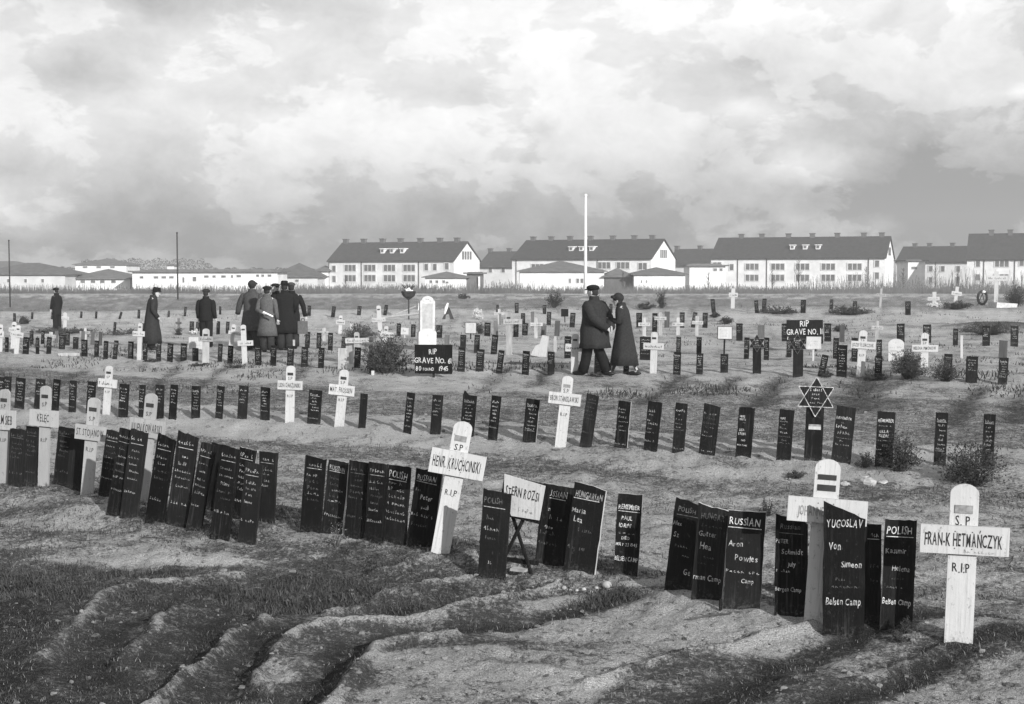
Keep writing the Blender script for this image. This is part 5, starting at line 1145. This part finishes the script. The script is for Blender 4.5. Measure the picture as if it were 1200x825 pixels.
    if belt: q = MB(); q.rings([ringp(.99,.215,.185,0,.02),ringp(1.03,.212,.182,0,.02)], 28, cap=False); q.obj('belt', coat, t, True)
    q = MB()
    for i in (0,1):
        kx, ax_ = legs[i]; q.tube([(sx[i]*.085,0,.93),(sx[i]*.095,kx*.5,.70),(sx[i]*.095,kx,.49),(sx[i]*.097,(kx+ax_)/2-.015,.28),(sx[i]*.097,ax_,.07)], [.115,.115,.105,.10,.105] if not woman else [.09,.08,.06,.05,.036], 12)
    q.obj('stockings' if woman else 'trousers', trousers, t, True)
    for i in (0,1):
        ax_ = legs[i][1]; q = MB(); q.ellipsoid((sx[i]*.105, ax_+.07, .045), (.05,.145,.05), 12, 8, 0, None, 0, -.85); q.obj('shoe', SHOE, t, True)
    if hair: q = MB(); q.ellipsoid(hp_(0,-.022,.012), (.083,.090,.105), 14, 10, 0, Rx); q.obj('hair', HAIR, t, True)
    q = MB()
    if hat == 'cap':
        q.ellipsoid(hp_(0,-.005,.088), (.115,.135,.062), 16, 8, 0, Rx); q.ellipsoid(hp_(0,.0,.055), (.09,.108,.045), 14, 6, 0, Rx)
        q.ellipsoid(hp_(0,.115,.062), (.075,.065,.012), 12, 6, 0, Matrix.Rotation(-.25-bow*1.6,3,'X'))
    elif hat == 'fedora':
        q.ellipsoid(hp_(0,0,.065), (.155,.175,.014), 20, 6, 0, Rx)
        q.rings([[hp_(math.cos(a)*rx, math.sin(a)*ry, z) for a in np.linspace(0,2*math.pi,16,endpoint=False)] for rx, ry, z in ((.095,.115,.06),(.092,.112,.11),(.083,.102,.158),(.05,.08,.17))], 16)
    elif hat == 'beret':
        q.ellipsoid(hp_(.0,-.01,.085), (.125,.13,.055), 16, 8, 0, Rx, .02); q.ellipsoid(hp_(0,-.02,.045), (.092,.105,.06), 14, 8, 0, Rx)
    elif hat == 'scarf':
        q.ellipsoid(hp_(0,-.02,.045), (.103,.122,.105), 16, 12, 0, Rx, .04); q.tube([hp_(-.095,.05,.06),hp_(0,.105,.085),hp_(.095,.05,.06)], [.025,.035,.025], 8)
    q.obj({'cap':'flat_cap','fedora':'brimmed_hat','beret':'beret','scarf':'headscarf'}[hat], hatm, t, True)
    return t, B, k
HANG = [((-.26,-.02,1.14),(-.27,.05,.88)),((.26,-.02,1.14),(.27,.05,.88))]
person(67,387,336,R(60),'boy in dark coat and cap standing alone at the far left',coat=CLOTH_B,hem=.62,flare=.19,build=.85,trousers=CLOTH_B)
person(178,410,335,R(-70),'man in a long dark coat and brimmed hat, head bowed',coat=CLOTH_D,hem=.18,flare=.34,hat='fedora',bow=.12,arms=[((-.26,.02,1.12),(-.22,.16,.92)),((.26,.02,1.12),(.22,.16,.92))])
person(242,407,337,R(-12),'man in flat cap and short dark jacket seen from behind',coat=CLOTH_B,hem=.80,flare=.22,hat='cap',hatm=CLOTH_D,arms=HANG,build=1.05,trousers=CLOTH_B)
person(342,409,329,R(20),'man in dark coat and pale cap holding a suitcase',coat=CLOTH_B,hem=.42,flare=.24,hat='cap',hatm=CLOTH_G,arms=[((-.26,0,1.14),(-.2,.15,1.0)),((.31,0,1.14),(.37,.02,.86))])
person(324,406,330,R(150),'bareheaded looking visitor in a beret turning back within the group',coat=CLOTH_B,hem=.45,flare=.22,hat='beret',build=.85)
person(313.5,413,333,R(-8),'woman in a grey coat and dark beret seen from behind',coat=CLOTH_L,hem=.44,flare=.27,hat='beret',build=.92,trousers=CLOTH_D,arms=[((-.24,-.06,1.12),(-.05,-.22,1.05)),((.24,0,1.14),(.26,.05,.88))],belt=True)
person(296,411,326.5,R(-15),'tall visitor in a loose grey coat and dark headscarf, back turned',coat=CLOTH_G,hem=.50,flare=.30,hat='scarf',hatm=CLOTH_D,build=1.12,arms=[((-.34,0,1.16),(-.42,.05,.92)),((.28,0,1.14),(.26,.12,.92))])
person(334,411,328,R(8),'man in a long black coat and brimmed hat seen from behind',coat=CLOTH_B,hem=.46,flare=.28,hat='fedora',build=1.15,arms=[((-.27,.05,1.14),(-.18,.22,1.0)),((.27,.02,1.14),(.22,.2,1.0))])
person(696,440,331.5,R(62),'man in cap and dark jacket striding left, hands behind back',coat=CLOTH_D,hem=.54,flare=.33,hat='cap',build=1.46,legs=((.10,.20),(-.06,-.24)),trousers=CLOTH_B,
   arms=[((-.36,-.14,1.13),(-.14,-.33,.93)),((.36,-.14,1.13),(.0,-.36,.95))])
person(731,440,340,R(72),'woman in a long dark coat and patterned headscarf walking left',coat=CLOTH_D,hem=.22,flare=.31,hat='scarf',hatm=CLOTH_D,bow=.12,build=1.02,woman=True,legs=((.12,.24),(-.06,-.28)),trousers=CLOTH_G,
   arms=[((-.24,.04,1.14),(-.10,.26,1.17)),((.24,.04,1.14),(.08,.26,1.14))])
# held things
B = ground(342,409); D_ = B.y-.05; s = D_/FPX; c = at_depth(355,391,D_); t = thing('suitcase', 'grey suitcase carried by the man at the right of the group', 'suitcase', Matrix.Translation(c)); q = MB(); q.box(-5.5*s,5.5*s,-.08,.08,0,15*s,jit=.01); q.obj('case', BAG, t); q = MB(); q.tube([(-2*s,0,15*s),(-1.5*s,0,17.5*s),(1.5*s,0,17.5*s),(2*s,0,15*s)],.012,6); q.obj('handle', SHOE, t)
c = at_depth(308.5,365.5,ground(313.5,413).y-.42); e = at_depth(320,371,ground(313.5,413).y-.42); q = MB(); q.tube([(0,0,0), tuple(e-c)], .022, 8); o = q.obj('rolled_paper', FLOWER); o.location = c; tag(o, 'pale rolled paper held behind the woman in grey', 'paper roll')
print('objects', len(bpy.data.objects))

HZ = MB(); HZ.box(-330, 330, -40, 470, -8, 22); hz = HZ.obj('haze', None)
hm = bpy.data.materials.new('haze_air'); hm.use_nodes = True; n_ = hm.node_tree.nodes; n_.clear()
pv = n_.new('ShaderNodeVolumePrincipled'); pv.inputs['Color'].default_value = (.95,.95,.95,1); pv.inputs['Density'].default_value = .0008; pv.inputs['Anisotropy'].default_value = .2
om = n_.new('ShaderNodeOutputMaterial'); hm.node_tree.links.new(pv.outputs[0], om.inputs['Volume'])
hz.data.materials.clear(); hz.data.materials.append(hm); tag(hz, None, None, None, 'stuff')
